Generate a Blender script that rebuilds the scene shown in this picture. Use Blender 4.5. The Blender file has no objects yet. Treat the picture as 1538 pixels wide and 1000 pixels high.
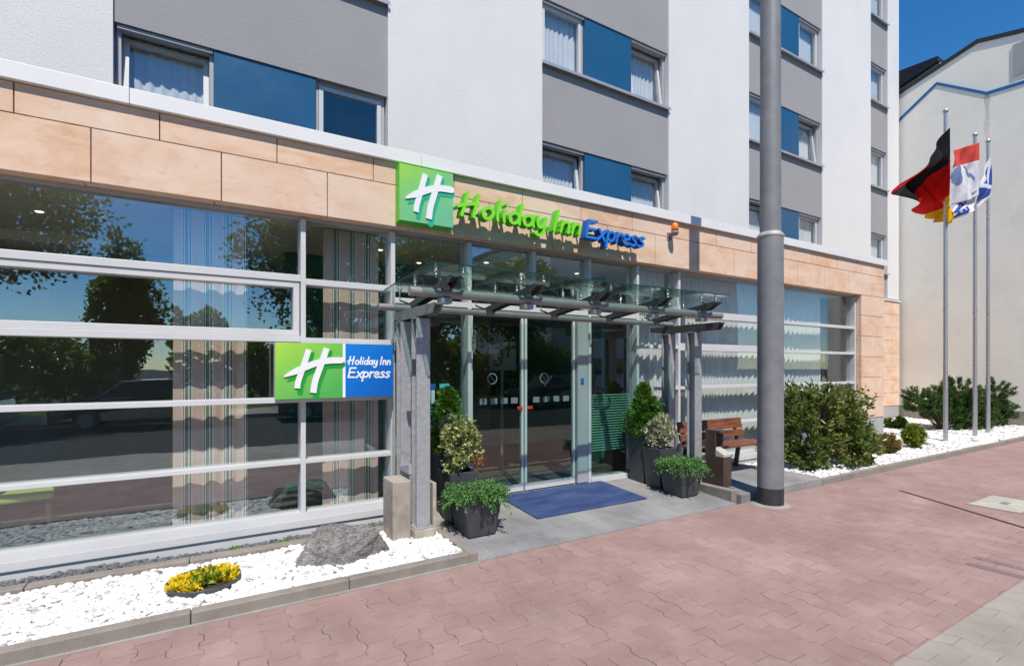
import bpy, bmesh, math, random
import numpy as np
from mathutils import Vector, Matrix, noise
random.seed(7); RNG = np.random.default_rng(11)
S = bpy.context.scene
COL = S.collection
R = math.radians

# ------------------------------------------------------------------ camera model (metres: X along the facade, Y into it, Z up)
F = 769.0; CAMH = 1.65; HY = 551.0
SP, CP = 0.8551, 0.5185
def FX(x, Y):                       # X of image column x on the plane Y
    u = (x-769)/F
    return Y*(CP+u*SP)/(SP-u*CP)
def FZ(x, y, Y):
    X = FX(x, Y); z = X*CP+Y*SP
    return CAMH+(HY-y)*z/F
def GP(x, y, Z=0.0):                # point of the ground level Z
    z = F*(CAMH-Z)/(y-HY); xx = (x-769)/F*z
    return (xx*SP+z*CP, -xx*CP+z*SP)
def XZ(x, y, X):                    # point of the plane X
    u = (x-769)/F; z = X/(u*SP+CP)
    return (z*SP-u*z*CP, CAMH+(HY-y)*z/F)

# ------------------------------------------------------------------ materials
MATS = {}
class NT:
    def __init__(s, name, rough=0.7, spec=0.5):
        m = bpy.data.materials.new(name); m.use_nodes = True
        s.m = m; s.t = m.node_tree; s.n = s.t.nodes; s.n.clear()
        s.out = s.n.new('ShaderNodeOutputMaterial')
        s.b = s.n.new('ShaderNodeBsdfPrincipled')
        s.b.inputs['Roughness'].default_value = rough
        s.b.inputs['Specular IOR Level'].default_value = spec
        s.t.links.new(s.b.outputs[0], s.out.inputs[0])
        MATS[name] = m
    def link(s, a, b): s.t.links.new(a, b)
    def set(s, sock, v):
        if hasattr(v, 'is_linked') or hasattr(v, 'links'): s.link(v, sock)
        elif isinstance(v, (tuple, list)) and len(v) == 3 and sock.type == 'RGBA': sock.default_value = (*v, 1)
        else: sock.default_value = v
    def math(s, op, a, b=0.0, c=0.0):
        n = s.n.new('ShaderNodeMath'); n.operation = op
        for i, v in enumerate((a, b, c)): s.set(n.inputs[i], v)
        return n.outputs[0]
    def obj(s):
        return s.n.new('ShaderNodeTexCoord').outputs['Object']
    def xyz(s, v):
        n = s.n.new('ShaderNodeSeparateXYZ'); s.link(v, n.inputs[0]); return n.outputs
    def comb(s, x, y, z):
        n = s.n.new('ShaderNodeCombineXYZ')
        for i, v in enumerate((x, y, z)): s.set(n.inputs[i], v)
        return n.outputs[0]
    def scale(s, v, sc):
        n = s.n.new('ShaderNodeMapping'); s.link(v, n.inputs[0]); n.inputs['Scale'].default_value = sc; return n.outputs[0]
    def noise(s, scale, detail=4, rough=0.55, vec=None, dist=0.0):
        n = s.n.new('ShaderNodeTexNoise'); n.inputs['Scale'].default_value = scale
        n.inputs['Detail'].default_value = detail; n.inputs['Roughness'].default_value = rough
        n.inputs['Distortion'].default_value = dist
        s.link(vec if vec is not None else s.obj(), n.inputs['Vector']); return n.outputs['Fac']
    def vor(s, scale, vec=None, feature='F1', out='Distance', rnd=1.0):
        n = s.n.new('ShaderNodeTexVoronoi'); n.feature = feature; n.inputs['Scale'].default_value = scale
        n.inputs['Randomness'].default_value = rnd
        s.link(vec if vec is not None else s.obj(), n.inputs['Vector']); return n.outputs[out]
    def ramp(s, fac, stops, interp='LINEAR'):
        n = s.n.new('ShaderNodeValToRGB'); n.color_ramp.interpolation = interp
        el = n.color_ramp.elements
        while len(el) > 1: el.remove(el[-1])
        el[0].position = stops[0][0]; el[0].color = (*stops[0][1], 1)
        for p, c in stops[1:]:
            e = el.new(p); e.color = (*c, 1)
        s.link(fac, n.inputs[0]); return n.outputs[0]
    def mix(s, fac, a, b, mode='MIX'):
        n = s.n.new('ShaderNodeMix'); n.data_type = 'RGBA'; n.blend_type = mode
        s.set(n.inputs[0], fac); s.set(n.inputs[6], a); s.set(n.inputs[7], b); return n.outputs[2]
    def bump(s, h, strength=0.3, dist=0.01):
        n = s.n.new('ShaderNodeBump'); n.inputs['Strength'].default_value = strength
        n.inputs['Distance'].default_value = dist; s.link(h, n.inputs['Height'])
        s.link(n.outputs[0], s.b.inputs['Normal']); return n
    def col(s, c): s.set(s.b.inputs['Base Color'], c)

def mixc(c, k): return tuple(min(1, max(0, v*k)) for v in c)
def paint(name, c, rough=0.5, metal=0.0, var=0.12, scale=6, bump=0.0, bs=200, spec=0.5, coat=0.0):
    n = NT(name, rough, spec)
    f = n.noise(scale, 5)
    n.col(n.ramp(f, [(0.3, mixc(c, 1-var)), (0.7, mixc(c, 1+var))]))
    n.b.inputs['Metallic'].default_value = metal
    n.b.inputs['Coat Weight'].default_value = coat
    r = n.noise(scale*2.3, 3)
    n.set(n.b.inputs['Roughness'], n.math('ADD', n.math('MULTIPLY', r, 0.25), rough-0.12))
    if bump: n.bump(n.noise(bs, 3), bump, 0.004)
    return n.m

def render_wall(name, c, bump=0.38, stain=False):
    n = NT(name, 0.92, 0.25)
    o = n.obj()
    big = n.noise(0.9, 5, 0.6)
    st = n.noise(1.0, 4, 0.6, n.scale(o, (1.6, 1.6, 0.8)))
    fine = n.noise(140, 2, 0.6)
    k = n.math('ADD', n.math('MULTIPLY', big, 0.5), n.math('MULTIPLY', st, 0.5))
    col = n.ramp(k, [(0.30, mixc(c, 0.95)), (0.68, mixc(c, 1.05))])
    col = n.mix(n.math('MULTIPLY', n.math('ADD', n.math('MULTIPLY', fine, 0.5), n.math('MULTIPLY', n.noise(38, 4, 0.7), 0.5)), 0.42), col, mixc(c, 0.72))
    if stain:
        X, Y, Z = n.xyz(o)
        w = n.math('ADD', n.math('ABSOLUTE', n.math('SUBTRACT', Y, 0.34)), n.math('MULTIPLY', n.noise(3.5, 4), 0.16))
        k = n.math('MULTIPLY', n.math('LESS_THAN', w, 0.13), n.ramp(n.math('DIVIDE', n.math('SUBTRACT', Z, 7.4), 2.0), [(0, (0, 0, 0)), (1, (1, 1, 1))]))
        col = n.mix(n.math('MULTIPLY', k, 0.55), col, (0.30, 0.26, 0.21))
        low = n.math('MULTIPLY', n.ramp(n.noise(1.1, 6, 0.7), [(0.5, (0, 0, 0)), (0.7, (1, 1, 1))]), 0.22)
        col = n.mix(low, col, (0.62, 0.58, 0.5))
    n.col(col); n.bump(n.math('ADD', n.math('MULTIPLY', fine, 0.4), n.noise(42, 4, 0.75)), bump, 0.014); return n.m

render_wall('white_render', (0.745, 0.73, 0.72))
render_wall('grey_render', (0.35, 0.34, 0.345))
render_wall('cream_render', (0.90, 0.865, 0.775))
render_wall('cream_render_stained', (0.90, 0.865, 0.775), stain=True)
paint('cornice_metal', (0.76, 0.755, 0.75), 0.45, 0, 0.03, 2)
paint('frame_white', (0.60, 0.60, 0.60), 0.38, 0, 0.04, 3)
paint('frame_grey', (0.40, 0.40, 0.42), 0.45, 0, 0.06, 3)
paint('frame_dark', (0.10, 0.10, 0.11), 0.5, 0, 0.1, 3)
paint('blue_panel', (0.016, 0.095, 0.20), 0.32, 0, 0.06, 1.2)
paint('sill_metal', (0.42, 0.42, 0.44), 0.4, 0.3, 0.08, 3)
paint('galv', (0.38, 0.385, 0.40), 0.5, 0.25, 0.16, 22, 0.15, 90)
paint('canopy_steel', (0.28, 0.27, 0.265), 0.42, 0.2, 0.12, 8)
paint('canopy_dark', (0.075, 0.07, 0.075), 0.45, 0.1, 0.15, 8)
paint('chrome', (0.62, 0.63, 0.66), 0.18, 1.0, 0.05, 8)
paint('mast', (0.225, 0.225, 0.235), 0.55, 0.1, 0.14, 5, 0.15, 60)
paint('mast_black', (0.035, 0.035, 0.04), 0.6, 0, 0.3, 8, 0.3, 60)
paint('mast_collar', (0.40, 0.39, 0.37), 0.5, 0, 0.2, 12)
paint('flag_steel', (0.50, 0.50, 0.52), 0.3, 0.6, 0.06, 5)
paint('pot_grey', (0.058, 0.060, 0.066), 0.5, 0, 0.18, 7, 0.15, 120)
paint('soil', (0.04, 0.028, 0.018), 0.95, 0, 0.5, 60, 0.8, 60)
paint('wood_plank', (0.40, 0.34, 0.28), 0.8, 0, 0.2, 20)
paint('bin_brown', (0.10, 0.072, 0.06), 0.4, 0.3, 0.15, 6)
paint('bin_plate', (0.66, 0.63, 0.60), 0.35, 0.3, 0.06, 6)
paint('bench_steel', (0.07, 0.06, 0.06), 0.5, 0.2, 0.15, 6)
paint('siren_orange', (0.85, 0.20, 0.01), 0.25, 0, 0.05, 5)
paint('handle_red', (0.75, 0.04, 0.01), 0.35, 0, 0.05, 5)
paint('letter_green', (0.10, 0.56, 0.01), 0.35, 0, 0.08, 5)
paint('letter_green_face', (0.22, 0.74, 0.03), 0.3, 0, 0.04, 5)
paint('letter_blue', (0.004, 0.085, 0.40), 0.35, 0, 0.08, 5)
paint('letter_blue_face', (0.02, 0.20, 0.68), 0.3, 0, 0.05, 5)
paint('sign_white', (0.86, 0.86, 0.86), 0.35, 0, 0.01, 5)
paint('sign_teal', (0.03, 0.42, 0.26), 0.35, 0, 0.03, 5)
paint('sign_green_shadow', (0.02, 0.33, 0.045), 0.35, 0, 0.03, 5)
paint('sign_edge', (0.08, 0.50, 0.02), 0.35, 0, 0.05, 5)
paint('sticker_white', (0.62, 0.70, 0.72), 0.4, 0, 0.04, 9)
paint('sticker_blue', (0.02, 0.12, 0.45), 0.4, 0, 0.06, 9)
paint('sticker_cyan', (0.08, 0.5, 0.65), 0.4, 0, 0.06, 9)
paint('sticker_grey', (0.20, 0.23, 0.24), 0.5, 0, 0.1, 9)
paint('film_green', (0.22, 0.55, 0.42), 0.5, 0, 0.08, 9)
paint('interior_wall', (0.30, 0.26, 0.19), 0.9, 0, 0.25, 1.2)
paint('interior_teal', (0.03, 0.13, 0.10), 0.9, 0, 0.2, 1.2)
paint('interior_ceiling', (0.66, 0.62, 0.48), 0.9, 0, 0.08, 1)
paint('interior_floor', (0.13, 0.115, 0.10), 0.35, 0, 0.3, 2)
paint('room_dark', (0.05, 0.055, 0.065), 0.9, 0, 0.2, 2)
paint('chair_green', (0.35, 0.55, 0.08), 0.7, 0, 0.1, 5)
paint('chair_wood', (0.10, 0.05, 0.03), 0.5, 0, 0.3, 12)
paint('roof_dark', (0.016, 0.016, 0.022), 0.6, 0, 0.3, 12)
paint('blue_trim', (0.008, 0.12, 0.33), 0.4, 0, 0.2, 9)
paint('tyre', (0.02, 0.02, 0.02), 0.8)
paint('car_paint', (0.02, 0.025, 0.045), 0.2, 0.3, 0.05, 2, coat=1.0)
paint('car_silver', (0.05, 0.05, 0.055), 0.25, 0.6, 0.05, 2, coat=1.0)
paint('car_glass', (0.015, 0.02, 0.022), 0.05, 0, 0.1, 2)
paint('bark', (0.09, 0.065, 0.045), 0.95, 0, 0.4, 9, 0.8, 30)
paint('steel_slot', (0.035, 0.022, 0.02), 0.6, 0.2, 0.4, 30)

def mk_stone():
    n = NT('peach_stone', 0.8, 0.3); o = n.obj()
    geo = n.n.new('ShaderNodeNewGeometry')
    rnd = geo.outputs['Random Per Island']
    w = n.noise(1.5, 7, 0.62, n.scale(o, (1.0, 1.0, 2.2)), 0.9)
    v = n.noise(5.5, 6, 0.65, n.scale(o, (0.8, 1, 2.5)), 1.6)
    base = n.ramp(w, [(0.36, (0.68, 0.42, 0.27)), (0.5, (0.76, 0.53, 0.38)), (0.66, (0.80, 0.62, 0.49))])
    sp = n.ramp(v, [(0.56, (0, 0, 0)), (0.68, (1, 1, 1))])
    base = n.mix(n.math('MULTIPLY', sp, 0.5), base, (0.56, 0.30, 0.14))
    base = n.mix(n.math('MULTIPLY', n.ramp(n.noise(9, 3), [(0.6, (0,0,0)), (0.75, (1,1,1))]), 0.25), base, (0.80, 0.66, 0.55))
    base = n.mix(n.math('MULTIPLY', n.noise(30, 5, 0.75), 0.22), base, (0.60, 0.38, 0.24)); base = n.mix(n.math('MULTIPLY', rnd, 0.34), base, (0.70, 0.60, 0.53))
    n.col(base); n.bump(n.noise(60, 4), 0.15, 0.004)
mk_stone()

def mk_concrete(name, c, sc=8, stain=0.5, bump=0.35):
    n = NT(name, 0.9, 0.3); o = n.obj()
    a = n.noise(sc, 7, 0.65); b = n.noise(sc*0.22, 4, 0.6); f = n.noise(160, 2)
    col = n.ramp(n.math('ADD', n.math('MULTIPLY', a, 0.5), n.math('MULTIPLY', b, 0.5)), [(0.35, mixc(c, 1-stain*0.55)), (0.62, mixc(c, 1.1))])
    col = n.mix(n.math('MULTIPLY', f, 0.35), col, mixc(c, 0.55))
    n.col(col); n.bump(n.math('ADD', a, n.math('MULTIPLY', f, 0.5)), bump, 0.006); return n
mk_concrete('concrete', (0.36, 0.335, 0.30))
mk_concrete('kerb_stone', (0.30, 0.27, 0.235), 7)
mk_concrete('block_stone', (0.44, 0.39, 0.33), 9, 0.9)
mk_concrete('plinth_grey', (0.40, 0.40, 0.40), 6, 0.3)
mk_concrete('cover_concrete', (0.50, 0.47, 0.40), 12, 0.5)
mk_concrete('asphalt', (0.036, 0.036, 0.04), 10, 0.4)

def mk_rock():
    n = NT('rock', 0.75, 0.35); o = n.obj()
    a = n.noise(5, 8, 0.7, None, 1.2)
    v = n.noise(9, 6, 0.6, n.scale(o, (1, 1, 2.0)), 3.0)
    base = n.ramp(a, [(0.3, (0.075, 0.07, 0.066)), (0.55, (0.20, 0.19, 0.18)), (0.75, (0.33, 0.31, 0.29))])
    vein = n.ramp(v, [(0.47, (0, 0, 0)), (0.50, (1, 1, 1)), (0.53, (0, 0, 0))])
    base = n.mix(n.math('MULTIPLY', vein, 0.75), base, (0.60, 0.53, 0.5))
    rust = n.ramp(n.noise(2.1, 3, 0.5, n.scale(o, (1.4, 1, 1))), [(0.56, (0, 0, 0)), (0.68, (1, 1, 1))])
    base = n.mix(n.math('MULTIPLY', rust, 0.6), base, (0.20, 0.13, 0.07))
    n.col(base); n.bump(n.math('ADD', a, n.math('MULTIPLY', n.noise(28, 5, 0.7, None, 1.0), 0.6)), 0.9, 0.03)
mk_rock()

def mk_pebble(name, c0, c1):
    n = NT(name, 0.75, 0.3)
    geo = n.n.new('ShaderNodeNewGeometry')
    col = n.ramp(geo.outputs['Random Per Island'], [(0.0, mixc(c0, 0.35)), (0.018, mixc(c0, 0.6)), (0.03, c0), (0.14, mixc(c1, 0.9)), (1.0, c1)])
    col = n.mix(n.math('MULTIPLY', n.noise(70, 4), 0.25), col, mixc(c0, 0.9))
    n.col(col); n.bump(n.noise(120, 3), 0.2, 0.003)
mk_pebble('pebble_white', (0.42, 0.38, 0.34), (0.86, 0.86, 0.85))
mk_pebble('pebble_dark', (0.05, 0.05, 0.055), (0.16, 0.165, 0.18))

def mk_pavers(name, c, cj, px, py, amp, straight=False, cj_w=0.03):
    n = NT(name, 0.85, 0.35); o = n.obj(); X, Y, Z = n.xyz(o)
    wob = n.math('MULTIPLY', n.math('SUBTRACT', n.noise(0.8, 2), 0.5), 0.03)
    v = n.math('DIVIDE', n.math('ADD', Y, wob), py)
    fv = n.math('FRACT', v)
    # Z-shaped kink of the long joints: one trapezoid wave per row
    tri = n.math('ABSOLUTE', n.math('SUBTRACT', n.math('FRACT', n.math('ADD', fv, 0.25)), 0.5))
    zig = n.math('MINIMUM', n.math('MAXIMUM', n.math('MULTIPLY', n.math('SUBTRACT', tri, 0.25), 14.0), -1.0), 1.0)
    u = n.math('ADD', n.math('DIVIDE', n.math('ADD', X, n.math('MULTIPLY', wob, 0.7)), px), n.math('MULTIPLY', zig, amp))
    cu = n.math('FLOOR', u); fu = n.math('FRACT', u)
    v = n.math('ADD', v, n.math('ADD', n.math('MULTIPLY', n.math('MODULO', n.math('ADD', cu, 1000), 2.0), 0.5), 0.25))
    row = n.math('FLOOR', v); fv = n.math('FRACT', v)
    eu = n.math('MULTIPLY', n.math('MINIMUM', fu, n.math('SUBTRACT', 1.0, fu)), px)
    ev = n.math('MULTIPLY', n.math('MINIMUM', fv, n.math('SUBTRACT', 1.0, fv)), py)
    def line(e, w):
        m = n.n.new('ShaderNodeMapRange'); m.inputs[1].default_value = w*0.35; m.inputs[2].default_value = w
        m.inputs[3].default_value = 1.0; m.inputs[4].default_value = 0.0; n.link(e, m.inputs[0]); return m.outputs[0]
    lu, lv = line(eu, 0.0046), line(ev, 0.0034)
    vis1 = n.ramp(n.noise(2.6, 4, 0.7), [(0.47, (0.04,)*3), (0.62, (1,)*3)])
    vis2 = n.ramp(n.noise(3.9, 4, 0.7, n.scale(o, (1.3, 0.9, 1))), [(0.40, (0.04,)*3), (0.62, (0.85,)*3)])
    j = n.math('MAXIMUM', n.math('MULTIPLY', lu, vis1), n.math('MULTIPLY', lv, vis2))
    wn = n.n.new('ShaderNodeTexWhiteNoise'); wn.noise_dimensions = '2D'; n.link(n.comb(cu, row, 0.0), wn.inputs['Vector'])
    tone = wn.outputs['Value']
    blot = n.noise(0.55, 6, 0.6); blot2 = n.noise(2.3, 6, 0.65)
    base = n.ramp(n.math('ADD', n.math('MULTIPLY', blot, 0.6), n.math('MULTIPLY', blot2, 0.4)),
                  [(0.38, mixc(c, 0.80)), (0.5, c), (0.62, tuple(min(1, v*1.12+0.035) for v in c))])
    base = n.mix(n.math('MULTIPLY', tone, 0.36 if 'red' in name else 0.2), base, mixc(c, 0.66))
    fine = n.noise(48, 5, 0.8)
    sand = n.ramp(n.noise(1.7, 7, 0.72), [(0.50, (0, 0, 0)), (0.70, (1, 1, 1))])
    base = n.mix(n.math('MULTIPLY', sand, 0.35), base, (0.44, 0.34, 0.29))
    base = n.mix(n.math('MULTIPLY', n.ramp(fine, [(0.35, (0, 0, 0)), (0.65, (1, 1, 1))]), 0.22), base, mixc(c, 0.6))
    dirt = n.ramp(n.noise(5.0, 7, 0.78), [(0.60, (0, 0, 0)), (0.72, (1, 1, 1))])
    base = n.mix(n.math('MULTIPLY', dirt, 0.35), base, mixc(cj, 1.5))
    base = n.mix(n.math('MULTIPLY', j, 0.8), base, cj)
    n.col(base)
    h = n.math('SUBTRACT', n.math('MULTIPLY', fine, 0.3), n.math('MULTIPLY', j, 1.6))
    n.bump(h, 0.45, 0.004)
mk_pavers('pavers_red', (0.350, 0.230, 0.208), (0.06, 0.03, 0.02), 0.165, 0.20, 0.075)
mk_pavers('pavers_beige', (0.36, 0.32, 0.275), (0.15, 0.12, 0.09), 0.165, 0.20, 0.10)
mk_pavers('pavers_dark', (0.23, 0.165, 0.15), (0.07, 0.05, 0.04), 0.2, 0.1, 0.0)

def mk_slabs():
    n = NT('grey_slabs', 0.8, 0.35); o = n.obj(); X, Y, Z = n.xyz(o)
    def e(c, p, off=0.0):
        f = n.math('FRACT', n.math('DIVIDE', n.math('ADD', c, off), p))
        return n.math('MULTIPLY', n.math('MINIMUM', f, n.math('SUBTRACT', 1.0, f)), p)
    m = n.math('MINIMUM', e(X, 0.6, 5.0), e(Y, 0.34, 5.0))
    j = n.math('LESS_THAN', m, 0.0035)
    base = n.ramp(n.noise(1.6, 6, 0.65), [(0.36, (0.20, 0.20, 0.205)), (0.64, (0.335, 0.33, 0.325))])
    base = n.mix(n.math('MULTIPLY', n.noise(90, 3), 0.3), base, (0.14, 0.14, 0.14))
    base = n.mix(n.math('MULTIPLY', j, 0.45), base, (0.10, 0.095, 0.09)); n.col(base)
    n.bump(n.noise(80, 4), 0.25, 0.004)
mk_slabs()
def mk_mat():
    n = NT('door_mat_blue', 0.95, 0.15); o = n.obj()
    base = n.ramp(n.noise(3.5, 6, 0.65, n.scale(o, (0.6, 1.6, 1))), [(0.35, (0.032, 0.055, 0.145)), (0.66, (0.072, 0.115, 0.25))])
    base = n.mix(n.math('MULTIPLY', n.noise(240, 2), 0.45), base, (0.02, 0.035, 0.12)); n.col(base)
    n.bump(n.noise(300, 2), 0.6, 0.004)
mk_mat()
def mk_wood():
    n = NT('bench_wood', 0.45, 0.4); o = n.obj()
    g = n.noise(14, 6, 0.6, n.scale(o, (0.25, 3, 3)), 0.6)
    n.col(n.ramp(g, [(0.3, (0.11, 0.035, 0.02)), (0.6, (0.24, 0.085, 0.045)), (0.8, (0.34, 0.14, 0.075))]))
    n.bump(g, 0.2, 0.003)
mk_wood()

def mk_gradient_sign(name, c_hi, c_mid, c_lo, x0, x1, z0, z1):
    n = NT(name, 0.3, 0.5); X, Y, Z = n.xyz(n.obj())
    u = n.math('DIVIDE', n.math('SUBTRACT', X, x0), x1-x0)
    v = n.math('DIVIDE', n.math('SUBTRACT', z1, Z), z1-z0)
    k = n.math('ADD', n.math('MULTIPLY', u, 0.45), n.math('MULTIPLY', v, 0.55))
    n.col(n.ramp(k, [(0.05, c_hi), (0.4, c_mid), (0.85, c_lo)]))

def mk_glass(name, tint=(0.80, 0.87, 0.86), r0=0.05, wav=0.0, gloss=(1, 1, 1)):
    n = NT(name); n.n.remove(n.b)
    tr = n.n.new('ShaderNodeBsdfTransparent'); tr.inputs[0].default_value = (*tint, 1)
    gl = n.n.new('ShaderNodeBsdfAnisotropic') if False else n.n.new('ShaderNodeBsdfGlossy')
    gl.inputs['Roughness'].default_value = 0.0; gl.inputs[0].default_value = (*gloss, 1)
    lw = n.n.new('ShaderNodeLayerWeight'); lw.inputs[0].default_value = 0.5
    f = n.math('ADD', n.math('MULTIPLY', n.math('POWER', lw.outputs['Facing'], 5.0), 1-r0), r0)
    mx = n.n.new('ShaderNodeMixShader'); n.link(f, mx.inputs[0]); n.link(tr.outputs[0], mx.inputs[1]); n.link(gl.outputs[0], mx.inputs[2])
    n.link(mx.outputs[0], n.out.inputs[0])
    if wav:
        b = n.n.new('ShaderNodeBump'); b.inputs['Strength'].default_value = wav; b.inputs['Distance'].default_value = 0.02
        n.link(n.noise(1.3, 2, 0.5), b.inputs['Height']); n.link(b.outputs[0], gl.inputs['Normal'])
mk_glass('shop_glass', (0.97, 0.99, 0.985), 0.17, 0.08, (0.84, 0.95, 1.0))
mk_glass('door_glass', (0.90, 0.93, 0.90), 0.06, 0.08)
mk_glass('room_glass', (0.96, 0.98, 0.99), 0.075, 0.08)
mk_glass('canopy_glass', (0.76, 0.93, 0.87), 0.10)
mk_glass('clear_glass', (0.9, 0.93, 0.93), 0.04)

def mk_cloth(name, colf, trans=0.35, alpha=0.0, rough=0.9):
    n = NT(name, rough, 0.1); c = colf(n)
    n.col(c)
    tl = n.n.new('ShaderNodeBsdfTranslucent'); n.set(tl.inputs[0], c)
    mx = n.n.new('ShaderNodeMixShader'); mx.inputs[0].default_value = trans
    n.link(n.b.outputs[0], mx.inputs[1]); n.link(tl.outputs[0], mx.inputs[2]); last = mx.outputs[0]
    if alpha:
        tr = n.n.new('ShaderNodeBsdfTransparent'); m2 = n.n.new('ShaderNodeMixShader'); m2.inputs[0].default_value = alpha
        n.link(last, m2.inputs[1]); n.link(tr.outputs[0], m2.inputs[2]); last = m2.outputs[0]
    n.link(last, n.out.inputs[0])
def stripes(n):
    X = n.xyz(n.obj())[0]
    f = n.math('FRACT', n.math('DIVIDE', n.math('ADD', X, 5.0), 0.165))
    pink = (0.88, 0.66, 0.56); crm = (0.88, 0.84, 0.76); dk = (0.05, 0.065, 0.06); gr = (0.30, 0.36, 0.27); w = (0.85, 0.82, 0.78)
    return n.ramp(f, [(0, pink), (0.36, crm), (0.42, dk), (0.45, w), (0.53, dk), (0.56, gr), (0.63, dk), (0.655, w), (0.73, gr), (0.77, dk), (0.80, crm), (0.88, pink)], 'CONSTANT')
mk_cloth('curtain_striped', stripes, 0.15)
mk_cloth('curtain_sheer', lambda n: n.ramp(n.noise(5, 4), [(0.3, (0.88, 0.90, 0.90)), (0.7, (0.95, 0.96, 0.96))]), 0.2, 0.06)
for nm, c in (('flag_black', (0.025, 0.022, 0.024)), ('flag_red', (0.72, 0.012, 0.01)), ('flag_gold', (0.85, 0.50, 0.01)),
              ('flag_pale_red', (0.72, 0.09, 0.07)), ('flag_white', (0.78, 0.78, 0.80)), ('flag_blue', (0.04, 0.09, 0.42)), ('flag_greyblue', (0.22, 0.28, 0.50))):
    mk_cloth(nm, (lambda c: lambda n: n.ramp(n.noise(9, 3), [(0.3, mixc(c, 0.9)), (0.7, mixc(c, 1.1))]))(c), 0.3, 0, 0.6)

def mk_leaf(name, cols, rough=0.5, trans=0.3):
    n = NT(name, rough, 0.4)
    geo = n.n.new('ShaderNodeNewGeometry')
    k = len(cols)
    c = n.ramp(geo.outputs['Random Per Island'], [(i/(k-1), cc) for i, cc in enumerate(cols)])
    n.col(c)
    tl = n.n.new('ShaderNodeBsdfTranslucent'); n.link(n.mix(0.5, c, (0.25, 0.35, 0.03)), tl.inputs[0])
    mx = n.n.new('ShaderNodeMixShader'); mx.inputs[0].default_value = trans
    n.link(n.b.outputs[0], mx.inputs[1]); n.link(tl.outputs[0], mx.inputs[2]); n.link(mx.outputs[0], n.out.inputs[0])
mk_leaf('leaf_tree', [(0.06, 0.11, 0.02), (0.10, 0.17, 0.03), (0.16, 0.22, 0.04)], 0.5, 0.5)
mk_leaf('leaf_laurel', [(0.03, 0.07, 0.012), (0.07, 0.13, 0.02), (0.12, 0.19, 0.035), (0.20, 0.23, 0.06), (0.28, 0.20, 0.08)], 0.3, 0.3)
mk_leaf('leaf_juniper', [(0.04, 0.11, 0.03), (0.09, 0.24, 0.07), (0.15, 0.34, 0.12), (0.20, 0.38, 0.08)], 0.6)
mk_leaf('leaf_varieg', [(0.10, 0.17, 0.04), (0.27, 0.33, 0.09), (0.52, 0.52, 0.22), (0.62, 0.60, 0.36)], 0.5)
mk_leaf('leaf_varieg_pale', [(0.12, 0.17, 0.05), (0.35, 0.36, 0.20), (0.62, 0.60, 0.45), (0.70, 0.66, 0.52)], 0.5)
mk_leaf('leaf_thuja', [(0.035, 0.09, 0.01), (0.11, 0.22, 0.025), (0.28, 0.38, 0.05)], 0.6)
mk_leaf('leaf_bright', [(0.05, 0.14, 0.01), (0.13, 0.30, 0.02), (0.28, 0.48, 0.05)], 0.5)
mk_leaf('leaf_box_yellow', [(0.06, 0.12, 0.01), (0.18, 0.26, 0.02), (0.40, 0.42, 0.03)], 0.5)
mk_leaf('leaf_brown', [(0.12, 0.09, 0.02), (0.30, 0.20, 0.06), (0.42, 0.28, 0.10)], 0.6)
mk_leaf('leaf_pine', [(0.02, 0.06, 0.012), (0.045, 0.11, 0.02), (0.09, 0.16, 0.03)], 0.6, 0.15)
mk_leaf('petal_yellow', [(0.80, 0.50, 0.01), (0.85, 0.66, 0.01), (0.88, 0.72, 0.05)], 0.6)
mk_leaf('leaf_dry', [(0.30, 0.12, 0.04), (0.42, 0.22, 0.08)], 0.7)
def mk_lamp():
    n = NT('downlight'); n.b.inputs['Emission Color'].default_value = (1, 0.85, 0.6, 1); n.b.inputs['Emission Strength'].default_value = 3.0
mk_lamp()

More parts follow.
